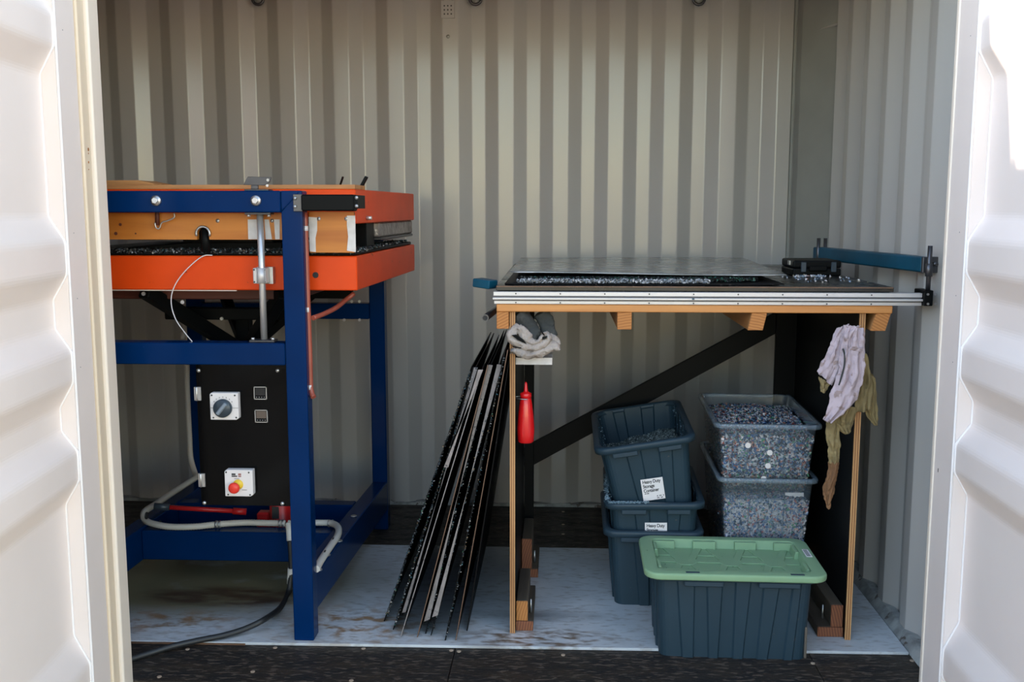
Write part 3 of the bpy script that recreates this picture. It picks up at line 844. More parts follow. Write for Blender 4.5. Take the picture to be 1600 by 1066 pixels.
def chamfer(cx, cz, w, h, c, y0, y1):
    poly = [(cx - w, y0, cz - h), (cx + w - c, y0, cz - h), (cx + w, y0, cz - h + c * .6), (cx + w, y0, cz + h), (cx - w + c * .6, y0, cz + h), (cx - w, y0, cz + h - c * .6)]
    return lambda m: m.prism(poly, (0, y1 - y0, 0))
q = at_cab(354, 633); s_ = 2.9 / 1556
sw = part('switch_housing', M['white_plastic'], cab, chamfer(q.x, q.z, 23 * s_, 22 * s_, .008, F - .022, F), bevel=.0015)
q.y = F - .022
for dx, dz in ((-19.5, 18), (18, 18), (-18, -18.5), (19, -18)):
    part('housing_screw', M['ink'], cab, lambda m: m.cyl(q + Vector((dx * s_, 0, dz * s_)), q + Vector((dx * s_, -.001, dz * s_)), .0026, n=8))
kc = q + Vector((-1.5 * s_, 0, -2.5 * s_))
part('rotary_knob', M['knob'], cab, lambda m: m.lathe(kc, [(0, .016), (.025, .015), (.0275, .011), (.0275, 0)], axis=(0, -1, 0), n=28))
part('knob_grip', M['knob2'], cab, lambda m: m.bar(kc + Vector((-.013, -.020, -.016)), kc + Vector((.015, -.020, .017)), .012, .010, up=(0, 1, 0)), bevel=.003)
for k in range(-3, 4):
    t = math.pi / 2 + k * .32
    part('dial_mark', M['inkgrey'], cab, lambda m: m.box((kc.x + .033 * math.cos(t) - .0012, F - .0226, kc.z + .033 * math.sin(t) - .002), (kc.x + .033 * math.cos(t) + .0012, F - .022, kc.z + .033 * math.sin(t) + .002)))
part('dial_line', M['inkgrey'], cab, lambda m: m.box((q.x - 23 * s_, F - .0226, kc.z - .0008), (q.x + 23 * s_, F - .022, kc.z + .0008)))
q = at_cab(377, 752)
es = part('stop_housing', M['white_plastic'], cab, chamfer(q.x, q.z, 23 * s_, 22 * s_, .009, F - .024, F), bevel=.0015)
q.y = F - .024
for dx, dz in ((-20, 18), (17, 18), (-18, -19), (18, -19)):
    part('housing_screw', M['ink'], cab, lambda m: m.cyl(q + Vector((dx * s_, 0, dz * s_)), q + Vector((dx * s_, -.001, dz * s_)), .0026, n=8))
part('yellow_ring', M['yellow'], cab, lambda m: m.lathe(q + Vector((-1 * s_, 0, -2 * s_)), [(0, .004), (.014, .004), (.0155, 0)], axis=(0, -1, 0)))
part('stop_button', M['estop'], cab, lambda m: m.lathe(q + Vector((-5.5 * s_, 0, -6 * s_)), [(0, .024), (.010, .0235), (.0155, .020), (.0172, .015), (.0165, .011), (.009, .009), (.009, 0)], axis=(0, -1, 0)))
for i, (dx, dz, w, h, mk) in enumerate(((-8, 14.8, 3.2, 1.4, 'ink'), (-8, 11.6, 3.2, 1, 'ink'), (-3.4, 11.6, 1.2, 1, 'ink'), (2, 14.8, 2.4, 1.4, 'inkred'), (2, 11.6, 2.4, 1, 'inkred'), (-3, 7.6, 4, .6, 'inkgrey'), (9, -11, 4, .6, 'inkgrey'))):
    part('printed_mark', M[mk], cab, lambda m: m.box((q.x + (dx - w) * s_, q.y - .0006, q.z + (dz - h) * s_), (q.x + (dx + w) * s_, q.y, q.z + (dz + h) * s_)))
for (px, py), sc_ in (((407.5, 614), 'screen2'), ((409, 650), 'screen')):
    q = at_cab(px, py); w = 10.4 * s_
    def frame(m):
        for a, b_ in (((-w, -w), (w, -w + .0022)), ((-w, w - .0022), (w, w)), ((-w, -w), (-w + .0022, w)), ((w - .0022, -w), (w, w))):
            m.box((q.x + a[0], F - .006, q.z + a[1]), (q.x + b_[0], F, q.z + b_[1]))
    part('display_bezel', M['zinc'], cab, frame)
    part('display', M['black'], cab, lambda m: m.box((q.x - w + .0023, F - .0035, q.z - w + .0023), (q.x + w - .0023, F, q.z + w - .0023)))
    part('display_window', M[sc_], cab, lambda m: m.box((q.x - w + .004, F - .0042, q.z - w * .35), (q.x + w - .0045, F - .0036, q.z + w - .004)))
    for k in range(4):
        part('display_button', M['inkgrey'], cab, lambda m: m.box((q.x - w * .62 + k * w * .4 - .0012, F - .0045, q.z - w * .72), (q.x - w * .62 + k * w * .4 + .0012, F - .0036, q.z - w * .58)))

# red copper coloured air pipe beside the right leg
PYp = 2.895
pipe = P('red_pipe', M['copper'], lambda m: m.tube([U(476, 332, Y=PYp), U(478.5, 400, Y=PYp), U(481, 480, Y=PYp), U(484, 560, Y=PYp), U(485, 600, Y=PYp), U(487, 614, Y=PYp - .004), U(490, 621, Y=PYp - .012)], .0082, n=12), bevel=0)
part('pipe_branch', M['copper'], pipe, lambda m: m.tube([U(489, 497, Y=2.90), U(505, 491, Y=2.95), U(525, 481, Y=3.02), U(540, 469, Y=3.08), U(553, 459, Y=3.10)], .0075, n=10))
for px, py in ((476, 357), (479.5, 484), (483.5, 605)):
    q = U(px, py, Y=PYp)
    part('pipe_clip', M['white_plastic'], pipe, lambda m: m.cyl(q + Vector((0, 0, -.007)), q + Vector((0, 0, .007)), .0105, n=12).box((q.x - .016, q.y - .003, q.z - .006), (q.x, q.y + .003, q.z + .006)))

# grey flexible conduit
def conduit(name, mk, pts, r=.0105):
    return P(name, M[mk], lambda m: m.tube(pts, r, n=10, sub=8, ribs=.0013, step=.0045), bevel=0)
Yc = 3.33
cg = conduit('conduit', 'cond_grey', [U(292, 570, Y=3.93), U(293, 620, Y=3.93), U(296, 680, Y=3.92), U(298, 715, Y=3.90), U(304, 738, Y=3.86), U(306, 746, Y=3.82), U(298, 752, Y=3.78), U(270, 770, Y=3.66), U(245, 787, Y=3.52), U(226, 800, Y=3.40), U(227, 813, Y=3.36),
                             U(245, 820, Z=.215), U(270, 823.5, Z=.211), U(305, 823, Z=.211), U(340, 819.5, Z=.211), U(380, 817, Z=.211), U(420, 817.5, Z=.211), U(446, 818, Z=.211)])
q = U(452, 822, Z=.211)
conduit('conduit', 'cond_white', [U(450, 818, Z=.213), U(475, 817, Z=.213), U(500, 817, Z=.213), U(518, 818, Z=.214), U(528, 824, Z=.219), U(528, 836, Z=.221), U(519, 850, Z=.219), U(508, 866, Z=.217), U(499, 880, Z=.217), U(494, 890, Z=.217)], .0105)
for px, py in ((341, 819.5), (440, 818), (517, 818)):
    q = U(px, py, Z=.212)
    for dx in (-.006, .006):
        P('conduit_clamp', M['zinc'], lambda m: m.cyl(q + Vector((dx - .003, 0, 0)), q + Vector((dx + .003, 0, 0)), .0135, n=12), bevel=0)
for px, py, z in ((250, 819, .215), (521, 846, .221), (508, 866, .219), (229, 806, .25)):
    q = U(px, py, Z=z)
    P('cable_tie', M['rubber'], lambda m: m.cyl(q + Vector((-.002, 0, 0)), q + Vector((.002, 0, 0)), .0128, n=12), bevel=0)
P('conduit_tee', M['cond_white'], lambda m: m.tube([U(450, 819, Y=3.295), U(452, 828, Y=3.28), U(453, 845, Y=3.27)], .0115, n=12), bevel=0)
P('cable_gland', M['cond_white'], lambda m: m.cyl(U(455, 888, Y=3.26), U(453.5, 912, Y=3.26), .012, n=12), bevel=0)
# power cable on the floor
cable = MB().tube([U(453, 845, Y=3.27), U(454.5, 866, Y=3.265), U(455, 888, Y=3.26), U(453.5, 912, Y=3.25), U(449, 930, Y=3.22), U(438, 950, Y=3.10), U(415, 967, Z=.045), U(385, 982, Z=.03), U(350, 993, Z=.022),
                   U(310, 1001, Z=.02), U(270, 1010, Z=.018), U(240, 1019, Z=.012), U(205, 1030, Z=.0095), U(160, 1046, Z=.0095)], .0092, n=12, sub=8).build('power_cable', M['rubber'])
tag(cable, 'thick black cable curving from the press down over the white board', 'cable')

# bottle jack
jack = empty('bottle_jack', (-1.02, 3.50, .1205), label='red hydraulic jack with long handle under the black control cabinet', cat='jack')
jx, jy = -1.02, 3.50
part('jack_body', M['redpaint'], jack, lambda m: m.lathe((jx, jy, .1205), [(0, 0), (.045, 0), (.045, .012), (.040, .016), (.040, .15), (.034, .16), (.034, .17), (0, .17)], n=28))
part('pump_body', M['redpaint'], jack, lambda m: m.box((jx - .085, jy - .022, .1205), (jx - .038, jy + .022, .215)), bevel=.006)
part('ram', M['steel'], jack, lambda m: m.cyl((jx, jy, .28), (jx, jy, .36), .018, n=20))
hp = [U(385, 800, Y=3.45), U(265, 793, Y=3.38)]
part('handle', M['redpaint'], jack, lambda m: m.cyl(hp[0], hp[1], .0085, n=12))
part('handle_socket', M['redpaint'], jack, lambda m: m.cyl(hp[0] + Vector((.0, .0, 0)), hp[0] + (hp[1] - hp[0]) * .18, .0125, n=12))
part('handle_grip', M['knob'], jack, lambda m: m.cyl(hp[1], U(241, 791, Y=3.37), .012, n=12))
part('handle_grip', M['ink'], jack, lambda m: m.box((jx - .02, jy - .043, .20), (jx + .005, jy - .038, .245)))['label'] = 'dark sticker on the cylinder'

# things on top of the press
tp = MB().box((-1.62, 2.965, 1.3765), (-.610, 3.12, 1.3895)).build('plywood_sheet', M['plytop'], bevel=.001)
tag(tp, 'thin plywood sheet covering the whole top of the orange heating box', 'plywood', 'plywood sheets on the press')
zq = 1.390
p0 = [U(150, 281.8, Y=2.98), U(216, 282.5, Y=2.98), U(241, 286, Y=2.98), U(241, 287.5, Y=2.98)]
zmax = 1.4035
m = MB(); m.prism([(-1.62, 2.975, zq), (p0[1].x - .0, 2.975, zq), (p0[2].x, 2.975, zq), (p0[2].x, 2.975, zq + .004), (p0[1].x, 2.975, zmax), (-1.62, 2.975, zmax)], (0, .14, 0))
tag(m.build('plywood_sheet', M['plytop']), 'short plywood offcut with splintered end lying on the left of the press top', 'plywood', 'plywood sheets on the press')
q = U(401, 290, Y=2.89)
bk = empty('angle_bracket', (q.x, 2.89, 1.3705), label='small dark steel bracket standing on the blue top beam', cat='bracket')
part('plate', M['darksteel'], bk, lambda m: m.prism([U(380, 289, Y=2.875), U(413, 290, Y=2.875), U(422, 285, Y=2.875), U(424, 277, Y=2.875), U(387, 276, Y=2.875)], (0, .004, .0)), bevel=.001)
part('foot', M['darksteel'], bk, lambda m: m.box((U(382, 290, Y=2.875).x, 2.870, 1.3702), (U(420, 290, Y=2.875).x, 2.915, 1.3745)).box((U(392, 290, Y=2.875).x, 2.874, 1.3745), (U(403, 290, Y=2.875).x, 2.884, 1.386)), bevel=.001)
for px, py in ((419, 281.5), (418, 290)):
    qq = U(px, py, Y=2.874); part('bolt_head', M['zinc'], bk, lambda m: m.cyl(qq, qq + Vector((0, -.004, 0)), .0042, n=8))
for (a, b_, w, lab) in (((565, 293), (573, 276), .009, 'broad black strip standing tilted on the right end of the press top'), ((531, 287), (536, 276), .003, 'thin black strip standing tilted on the press top near the wide one')):
    A, B = U(*a, Y=3.2), U(*b_, Y=3.2)
    A.z = 1.3895
    o = MB().bar(A, B, w, .02, up=(0, 1, 0)).build('metal_strip', M['black'], bevel=.001)
    tag(o, lab, 'metal strip')

# ------------------------------------------------------------------ leaning mould sheets
def sheet(bot, top, Y, label, wide=.003, depth=.86, matk='blackrough', strips=(), residue=0, edge=None, rim=None):
    a = U(*bot, Z=.0095); Yf = a.y if Y is None else Y
    if Y is not None: a = U(*bot, Y=Y); a.z = .0095
    b_ = U(*top, Y=Yf)
    d = (b_ - a); nrm = Vector((d.z, 0, -d.x)).normalized()
    root = empty('mould_sheet', (a.x, Yf, .0095), label=label, cat='mould sheet', group='black mould sheets leaning on the bench')
    part('plate', M[matk], root, lambda m: m.prism([a, b_, b_ - nrm * wide, a - nrm * wide], (0, depth, 0)), bevel=.0006)
    if edge:
        part('front_edge', M[edge], root, lambda m: m.prism([a + nrm * .0, b_, b_ - nrm * (wide + .0005), a - nrm * (wide + .0005)], (0, -.0012, 0)))
    for (tl, tr, blx, brx, mk) in strips:
        y = Yf - .004
        part('angle_strip', M[mk], root, lambda m: m.prism([U(*tl, Y=y), U(*tr, Y=y), U(*brx, Y=y), U(*blx, Y=y)], (0, .0035, 0)), bevel=.0008)['label'] = 'flat grey strip along the front edge'
    if residue:
        t = RNG.uniform(.02, .98, residue)
        pts = np.outer(1 - t, np.array(a)) + np.outer(t, np.array(b_)) + RNG.normal(size=(residue, 3)) * np.array([.0016, .0012, .003]) + np.array([rim or 0, -.002, 0])
        flakes('plastic_residue', M['edgechips'], root, pts, size=.0040, thick=.6)
    return root


sheet((600.7, 971.6), (737.8, 573), None, 'black mould sheet leaning at the far left of the row, edge crusted with chips', residue=520, strips=[((739, 574), (744, 575), (627, 962), (622, 960), 'blackrough')])
sheet((615, 984.6), (743, 576), None, 'second mould sheet from the left, with a narrow blue-grey strip', residue=380, strips=[((741, 575), (746, 575), (634, 957), (628, 958), 'stripe')])
sheet((626.7, 996), (753, 580), None, 'third mould sheet from the left, its lower corner reaching furthest forward', edge='stripe', wide=.0022, strips=[((747, 578), (755, 578), (700, 730), (694, 730), 'stripe')])
sheet((652.7, 996), (763, 571), None, 'mould sheet with brown front edge left of the two broad grey strips', edge='brownedge', wide=.0022)
sheet((665.6, 991), (768, 570), None, 'mould sheet carrying the longest broad grey strip', residue=200, wide=.003, strips=[((761.5, 570), (770, 571), (671, 968), (663, 971), 'stripe')])
sheet((674, 985), (781, 570), 2.915, 'mould sheet with grey strip ending in a rounded foot', residue=120, wide=.003, strips=[((777, 570), (783.5, 571), (684, 962), (675, 965), 'stripe')])
sheet((696.5, 1001), (790, 547), None, 'plain black mould sheet right of the grey strips, nearest the board edge', residue=160, edge='black')
sheet((712.7, 1001), (794, 547), None, 'second mould sheet from the bench leg, dark with brown edge', edge='brownedge', wide=.002)
sheet((730.6, 986), (797, 560), None, 'rightmost mould sheet of the row, nearest the bench leg', edge='blackrough', depth=.9)

# ------------------------------------------------------------------ work bench
BX0, BX1, BY0, BY1 = -.189, .967, 2.93, 4.12
ZT = 1.0925
bench = empty('work_bench', (.39, 3.4, .0), label='wooden work bench with black film top and aluminium front rail', cat='bench')
def B(name, material, fn, bevel=.002, **k): return part(name, material, bench, fn, bevel=bevel, **k)
top = B('table_top', M['benchtop'], lambda m: m.box((BX0, BY0, 1.0785), (BX1, BY1, ZT)), bevel=.0015)
part('top_edge', M['brownedge'], top, lambda m: m.box((BX0 + .002, BY0 - .0012, 1.0895), (BX1 - .002, BY0 + .001, 1.0927)))
rl = B('front_rail', M['alu'], lambda m: (m.box((-.196, BY0 - .012, 1.0640), (1.045, BY0 + .012, 1.0765)), m.box((-.198, BY0 - .020, 1.0535), (1.045, BY0 + .012, 1.0600)), m.box((-.194, BY0 - .010, 1.0400), (1.045, BY0 + .012, 1.0500))), bevel=.0012)
part('rail_slot', M['alu_slot'], rl, lambda m: m.box((-.19, BY0 - .006, 1.0501), (1.044, BY0 + .010, 1.0534)).box((-.19, BY0 - .006, 1.0601), (1.044, BY0 + .010, 1.0639)))
for k in range(9):
    px = 806 + k * 69.5 if k < 9 else 0
    if px > 1400: break
    for z in (1.071, 1.0445):
        xx = U(px, 458, Y=BY0 - .012).x
        q = Vector((xx, BY0 - .0122, z)); part('screw', M['ink'], rl, lambda m: m.cyl(q, q + Vector((0, -.0012, 0)), .0021, n=8))
qq = U(1083, 461.5, Y=BY0 - .012); part('blue_mark', M['teal'], rl, lambda m: m.box((qq.x - .004, BY0 - .0213, 1.056), (qq.x + .003, BY0 - .0200, 1.060)))
B('wood_rail', M['pine_rail'], lambda m: m.box((-.187, BY0 - .004, 1.0165), (.965, BY0 + .030, 1.0395)))
B('sub_frame', M['black'], lambda m: m.box((-.187, BY0 + .031, 1.041), (.965, BY1, 1.078)))
def joist(x0, x1, z0=.965, lean=0):
    o = B('joist', M['pine_y'], lambda m: m.hexa([(x0 - lean, BY0 + .006, z0), (x1 - lean, BY0 + .006, z0), (x1 - lean, BY1 - .02, z0), (x0 - lean, BY1 - .02, z0)],
                                               [(x0, BY0 + .006, 1.0160), (x1, BY0 + .006, 1.0160), (x1, BY1 - .02, 1.0405 if False else 1.0160), (x0, BY1 - .02, 1.0160)]))
    # end grain face
    part('end_face', M['end'], o, lambda m: m.hexa([(x0 - lean, BY0 - .0005, z0), (x1 - lean, BY0 - .0005, z0), (x1 - lean, BY0 + .005, z0), (x0 - lean, BY0 + .005, z0)],
                                                 [(x0, BY0 - .0005, 1.0160), (x1, BY0 - .0005, 1.0160), (x1, BY0 + .005, 1.0160), (x0, BY0 + .005, 1.0160)]), bevel=.001)
joist(-.187, -.151)
joist(.170, .212)
joist(.562, .606, lean=.011)
joist(.920, .962, lean=.014)
# side panels: film faced plywood, layered edge to the front
def panel(x0, x1, y1, name='side_panel'):
    p_ = B(name, M['black'], lambda m: m.box((x0, BY0 + .022, .0095), (x1, y1, 1.0155)), bevel=.0008)
    n = 5; w = (x1 - x0) / n
    for i in range(n):
        part('veneer_layer', M['plyedge' if i % 2 == 0 else 'plydark'], p_, lambda m: m.box((x0 + i * w, BY0 + .016 - (.001 if i % 2 == 0 else 0), .0095), (x0 + (i + 1) * w - .0002, BY0 + .0215, 1.0155)))
    return p_
panel(-.1485, -.1325, 3.70)
panel(.868 + .010, .886 + .010 - .001, 3.72)
B('rear_upright', M['black'], lambda m: m.box((-.1315, 3.70, .0095), (-.095, 3.718, 1.0155)))
B('rear_upright', M['black'], lambda m: m.box((.80, 3.70, .0095), (.877, 3.718, 1.0155)))
B('diagonal_brace', M['black'], lambda m: m.prism([U(819, 699, Y=3.719), U(819, 735, Y=3.719), U(1250, 501, Y=3.719), U(1276, 487, Y=3.719), U(1214, 487, Y=3.719)], (0, .018, 0)))
# foot blocks inside left panel and right panel, with bolts
def foot(x0, x1, y0, y1, zt, sgn=1):
    f = B('foot_block', M['blockdark'], lambda m: m.box((x0, y0 + .006, .0095), (x1, y1, .040)))
    part('end_face', M['endred'], f, lambda m: m.box((x0, y0, .0095), (x1, y0 + .005, .040)), bevel=.001)
    xa, xb = (x0 + .001, x0 + .037) if sgn > 0 else (x1 - .037, x1 - .001)
    u_ = B('foot_upright', M['blockdark'], lambda m: m.box((xa, y0 + .010, .0405), (xb, y1 - .01, zt)), bevel=.003)
    part('end_face', M['end'] if zt > .1 and sgn > 0 and y0 < 3.1 else M['endred'], u_, lambda m: m.box((xa, y0 + .004, .0405), (xb, y0 + .009, zt)), bevel=.001)
    bx_ = xb + .008 if sgn > 0 else xa - .008
    bo = B('coach_bolt', M['zinc'], lambda m: m.cyl((bx_, y0 + .07, .0405), (bx_, y0 + .07, .085), .0035, n=8), bevel=0)
foot(-.131, -.077, 2.965, 3.27, .104)
foot(-.131, -.072, 3.42, 3.68, .150)
foot(.800, .877, 2.965, 3.27, .11, -1)
foot(.80, .877, 3.42, 3.68, .14, -1)
# pipe under the bench's left side
po = MB().tube([U(758, 497, Y=2.98), U(775, 484, Y=3.25), U(784, 476, Y=3.5)], .011, n=16, sub=2)
pp = po.build('steel_pipe', M['darksteel']); tag(pp, 'grey steel pipe end poking out left of the bench under the rail', 'pipe')
c = U(758, 497, Y=2.98); part('pipe_bore', M['ink'], pp, lambda m: m.cyl(c + Vector((0, -.0008, 0)), c + Vector((0, .002, 0)), .0078, n=14))

# cutting fence: two teal bars, posts and end block
fence = empty('cutting_fence', (1.05, 2.95, 1.04), label='teal blue cutting bar on steel posts at the right end of the bench rail', cat='saw fence')
A0 = U(1279, 386, Y=3.75); A1 = U(1279, 405, Y=3.75)
C0 = U(1451, 402.5, Y=2.96); C1 = U(1451, 425, Y=2.96)
mid0, mid1 = (A0 + A1) / 2, (C0 + C1) / 2
part('bar', M['teal'], fence, lambda m: m.bar(mid0, mid1, .045, .045), bevel=.004)
part('bar_end', M['darksteel'], fence, lambda m: m.bar(mid1, mid1 + (mid1 - mid0).normalized() * .012, .047, .047), bevel=.002)
q = U(1455, 384, Y=2.935); zb = U(1455, 455, Y=2.935).z
part('post', M['darksteel'], fence, lambda m: m.cyl((1.062, 2.925, zb - .01), (1.062, 2.925, q.z), .0068, n=14))
part('post_sleeve', M['darksteel'], fence, lambda m: m.cyl((1.062, 2.925, U(1455, 432, Y=2.925).z), (1.062, 2.925, U(1455, 412, Y=2.925).z), .0105, n=14))
ebk = part('end_block', M['black'], fence, lambda m: m.box((1.046, 2.905, U(1440, 477, Y=2.93).z), (1.071, 2.99, U(1440, 453, Y=2.93).z)), bevel=.002)
for py in (460, 475):
    for px in (1449.5, 1461):
        q = U(px, py, Y=2.904); part('bolt_head', M['zinc'], ebk, lambda m: m.cyl(q, q + Vector((0, -.004, 0)), .0035, n=8))
part('lever', M['black'], fence, lambda m: m.cyl(U(1439, 454.5, Y=2.91), U(1452, 455, Y=2.91), .002, n=8))
part('wing_nut', M['darksteel'], fence, lambda m: m.cyl(U(1458, 413, Y=2.93), U(1465, 412, Y=2.93), .006, n=10))
for dx, Yq in ((0, 3.73), (.025, 3.80)):
    q = U(1276, 372, Y=Yq)
    part('post', M['darksteel'], fence, lambda m: m.cyl((q.x + dx, Yq - .03, ZT), (q.x + dx, Yq - .03, q.z), .0065, n=12))
f2 = MB().bar(U(745, 441, Y=3.05), U(790, 449, Y=2.99) if False else U(771, 445, Y=3.02), .05, .026).build('cutting_bar', M['teal'], bevel=.003)
tag(f2, 'short end of teal bar sticking out at the left end of the bench top', 'metal bar')

# aluminium sheet over a slab with crumbs on the bench
def warped(x0f, x1f, x0b, x1b, y0, y1, zf, n=24, amp=.002, th=.003, name='metal_sheet', mk='wet'):
    m = MB(); rows = []
    for j in range(n + 1):
        v = j / n; row = []
        for i in range(n + 1):
            u = i / n
            x = (x0f + (x0b - x0f) * v) * (1 - u) + (x1f + (x1b - x1f) * v) * u
            row.append((x, y0 + (y1 - y0) * v, zf(u, v)))
        rows.append(row)
    m.grid(rows)
    return m.build(name, M[mk], solid=th)
s0 = warped(-.165, .66, -.16, .66, 2.965, 3.75, lambda u, v: ZT + .003 + .026 * max(0, u - .86) ** 1.2 * (1 if v < .5 else 0) + .0, th=.003, name='steel_tray', mk='blackrough')
tag(s0, 'black steel sheet lying lowest on the bench, its right corner curled up', 'metal sheet')
cr = [(x, y, ZT + .0055 + abs(z)) for x, y, z in zip(RNG.uniform(-.13, .45, 1500), 2.985 + RNG.exponential(.035, 1500), RNG.uniform(0, .009, 1500))]
fo = flakes('plastic_crumbs', M['frost'], None, cr, size=.006, thick=.6)
tag(fo, 'pale plastic crumbs spilled along the front of the black sheet', 'plastic crumbs')
slab = warped(-.13, .60, -.13, .64, 3.05, 4.0, lambda u, v: ZT + .013, th=.014, name='recycled_slab', mk='blackrough')
tag(slab, 'dark green speckled recycled plastic slab under the aluminium sheet', 'plastic sheet')
flakes('speckles', M['greenchips'], slab, [(x, y, z) for x, y, z in zip(RNG.uniform(-.12, .59, 900), 3.05 + RNG.exponential(.004, 900) - .004, ZT + .007 + RNG.uniform(0, .013, 900))], size=.005, thick=.5)
s1 = warped(-.155, .685, -.16, .74, 3.05, 4.09, lambda u, v: ZT + .027 + .004 * (1 - u) * (1 - v) + .0022 * math.sin(u * 5 + 1) * math.cos(v * 4), th=.003, name='aluminium_sheet', mk='wet')
tag(s1, 'dull silver aluminium sheet with white smears lying topmost on the bench', 'metal sheet')
# black case
cc = Vector((.835, 3.46, ZT))
case = empty('black_case', (cc.x, cc.y, ZT), label='small flat black tool case near the right end of the bench top', cat='case')
w_, dp, hh = .083, .075, .034
ka, kb = .785, .945
part('case_bottom', M['black'], case, lambda m: m.box((ka, 3.40, ZT + .0015), (kb, 3.58, ZT + .026)), bevel=.005, seg=2)
part('case_lid', M['black'], case, lambda m: m.box((ka, 3.40, ZT + .0275), (kb, 3.58, ZT + .053)), bevel=.006, seg=2)
part('handle', M['black'], case, lambda m: m.box((ka + .05, 3.385, ZT + .018), (kb - .05, 3.399, ZT + .036)), bevel=.003)
for xx in (ka + .025, kb - .035):
    part('latch', M['knob'], case, lambda m: m.box((xx, 3.394, ZT + .014), (xx + .018, 3.3995, ZT + .048)), bevel=.002)
part('hinge', M['zinc'], case, lambda m: m.box((ka - .004, 3.44, ZT + .036), (ka - .0005, 3.47, ZT + .05)))
fl = flakes('plastic_crumbs', M['whiteflakes'], None, [(x, y, ZT + .002 + z) for x, y, z in zip(RNG.uniform(.775, .88, 60), RNG.uniform(3.33, 3.39, 60), RNG.uniform(0, .004, 60))] +
            [(x, y, ZT + .002) for x, y in zip(RNG.uniform(.74, .95, 40), RNG.uniform(3.1, 3.39, 40))], size=.0058, thick=.7)
tag(fl, 'mixed plastic crumbs scattered in front of the black case', 'plastic crumbs')

# ------------------------------------------------------------------ cloth helpers
TEX = bpy.data.textures.new('crumple', 'CLOUDS'); TEX.noise_scale = .022; TEX.noise_depth = 3


def crumple(o, k):
    md = o.modifiers.new('crumple', 'DISPLACE'); md.texture = TEX; md.strength = k; md.mid_level = .5; md.texture_coords = 'LOCAL'


def ribbon(name, mk, parent, rows, Y, folds=4, amp=.010, nx=26, sub=5, phase=0, th=.003, jit=.0015, seed=1):
    """hanging cloth: rows = [(left px, left py, right px, right py, dy)] joined smoothly"""
    rng = random.Random(seed)
    L = [U(a, b_, Y=Y + dy) for a, b_, c_, d_, dy in rows]; Rr = [U(c_, d_, Y=Y + dy) for a, b_, c_, d_, dy in rows]
    def cr(Q, t):
        n = len(Q) - 1; i = min(int(t * n), n - 1); f = t * n - i
        p0, p1, p2, p3 = Q[max(i - 1, 0)], Q[i], Q[i + 1], Q[min(i + 2, n)]
        return 0.5 * ((2 * p1) + (p2 - p0) * f + (2 * p0 - 5 * p1 + 4 * p2 - p3) * f * f + (3 * p1 - p0 - 3 * p2 + p3) * f ** 3)
    g = []; ny = (len(rows) - 1) * sub
    for j in range(ny + 1):
        t = j / ny; a = cr(L, t); b_ = cr(Rr, t); r = []
        for i in range(nx + 1):
            u = i / nx; p = a.lerp(b_, u)
            p.y += amp * (.7 * math.sin(u * math.pi * 2 * folds + phase + 1.8 * math.sin(t * 4 + phase)) + .5 * math.sin(u * 17 + t * 9 + phase * 2)) * (.5 + .5 * math.sin(math.pi * u)) - amp * 1.2 * math.sin(math.pi * u)
            p += Vector((rng.uniform(-jit, jit), rng.uniform(-jit, jit), rng.uniform(-jit, jit)))
            r.append(p)
        g.append(r)
    m = MB(); m.grid(g)
    o = m.build(name, M[mk], parent, solid=th, sub=1)
    crumple(o, .012)
    return o


# left: folded grey gloves hanging below the rail
gl = empty('work_gloves', tuple(U(836, 552, Y=2.985)), label='crumpled grey leather work gloves tucked under the left end of the bench', cat='gloves')
GY = 2.935
def fold(name, mk, cpts, ra, rb, dy=.0, seed=3, sub=1):
    """puffed tubular fold following cpts; section ra (vertical, per point) x rb (depth)"""
    P_ = [U(x, y, Y=GY + d) for x, y, d in cpts]
    rng = random.Random(seed); rows = []; n = 16
    N = (len(P_) - 1) * 6
    for j in range(N + 1):
        t = j / N * (len(P_) - 1); i = min(int(t), len(P_) - 2); f = t - i
        Q = [P_[max(i - 1, 0)], P_[i], P_[i + 1], P_[min(i + 2, len(P_) - 1)]]
        c = 0.5 * ((2 * Q[1]) + (Q[2] - Q[0]) * f + (2 * Q[0] - 5 * Q[1] + 4 * Q[2] - Q[3]) * f * f + (3 * Q[1] - Q[0] - 3 * Q[2] + Q[3]) * f ** 3)
        d = (Q[2] - Q[1]).normalized(); up = Vector((0, 1, 0)).cross(d).normalized()
        va = ra[i] * (1 - f) + ra[i + 1] * f
        row = []
        for k in range(n):
            a = 2 * math.pi * k / n
            w = 1 + .10 * math.sin(3 * a + j * .4) + rng.uniform(-.04, .04)
            row.append(c + up * math.cos(a) * va * w + Vector((0, 1, 0)) * math.sin(a) * rb * w)
        rows.append(row)
    m = MB(); m.grid(rows, closed=True)
    for e in (0, len(rows) - 1):
        m.f.append([e * n + k for k in range(n)]); m.sm.append(True)
    o = m.build(name, M[mk], gl, sub=2)
    crumple(o, .014)
    return o
fold('palm', 'glovedark', [(812, 488, .03), (822, 505, .03), (830, 522, .02), (832, 534, .01)], [.022, .030, .028, .014], .022, seed=5)
fold('cuff_back', 'glovedark', [(845, 488, .045), (852, 500, .045), (856, 514, .04), (866, 528, .035)], [.026, .026, .022, .012], .016, seed=8)
fold('cuff', 'glove', [(812, 508, .012), (803, 518, .005), (798, 528, .0), (806, 534, .0), (820, 540, -.004), (834, 543, -.004), (848, 538, -.002), (856, 528, .0), (852, 518, .006)], [.012, .016, .015, .012, .012, .013, .012, .011, .007], .016, seed=2)
fold('finger_fold', 'glove', [(808, 512, .004), (818, 520, -.004), (828, 532, -.006), (840, 534, -.006), (850, 524, -.004)], [.014, .016, .012, .008, .006], .012, seed=6)
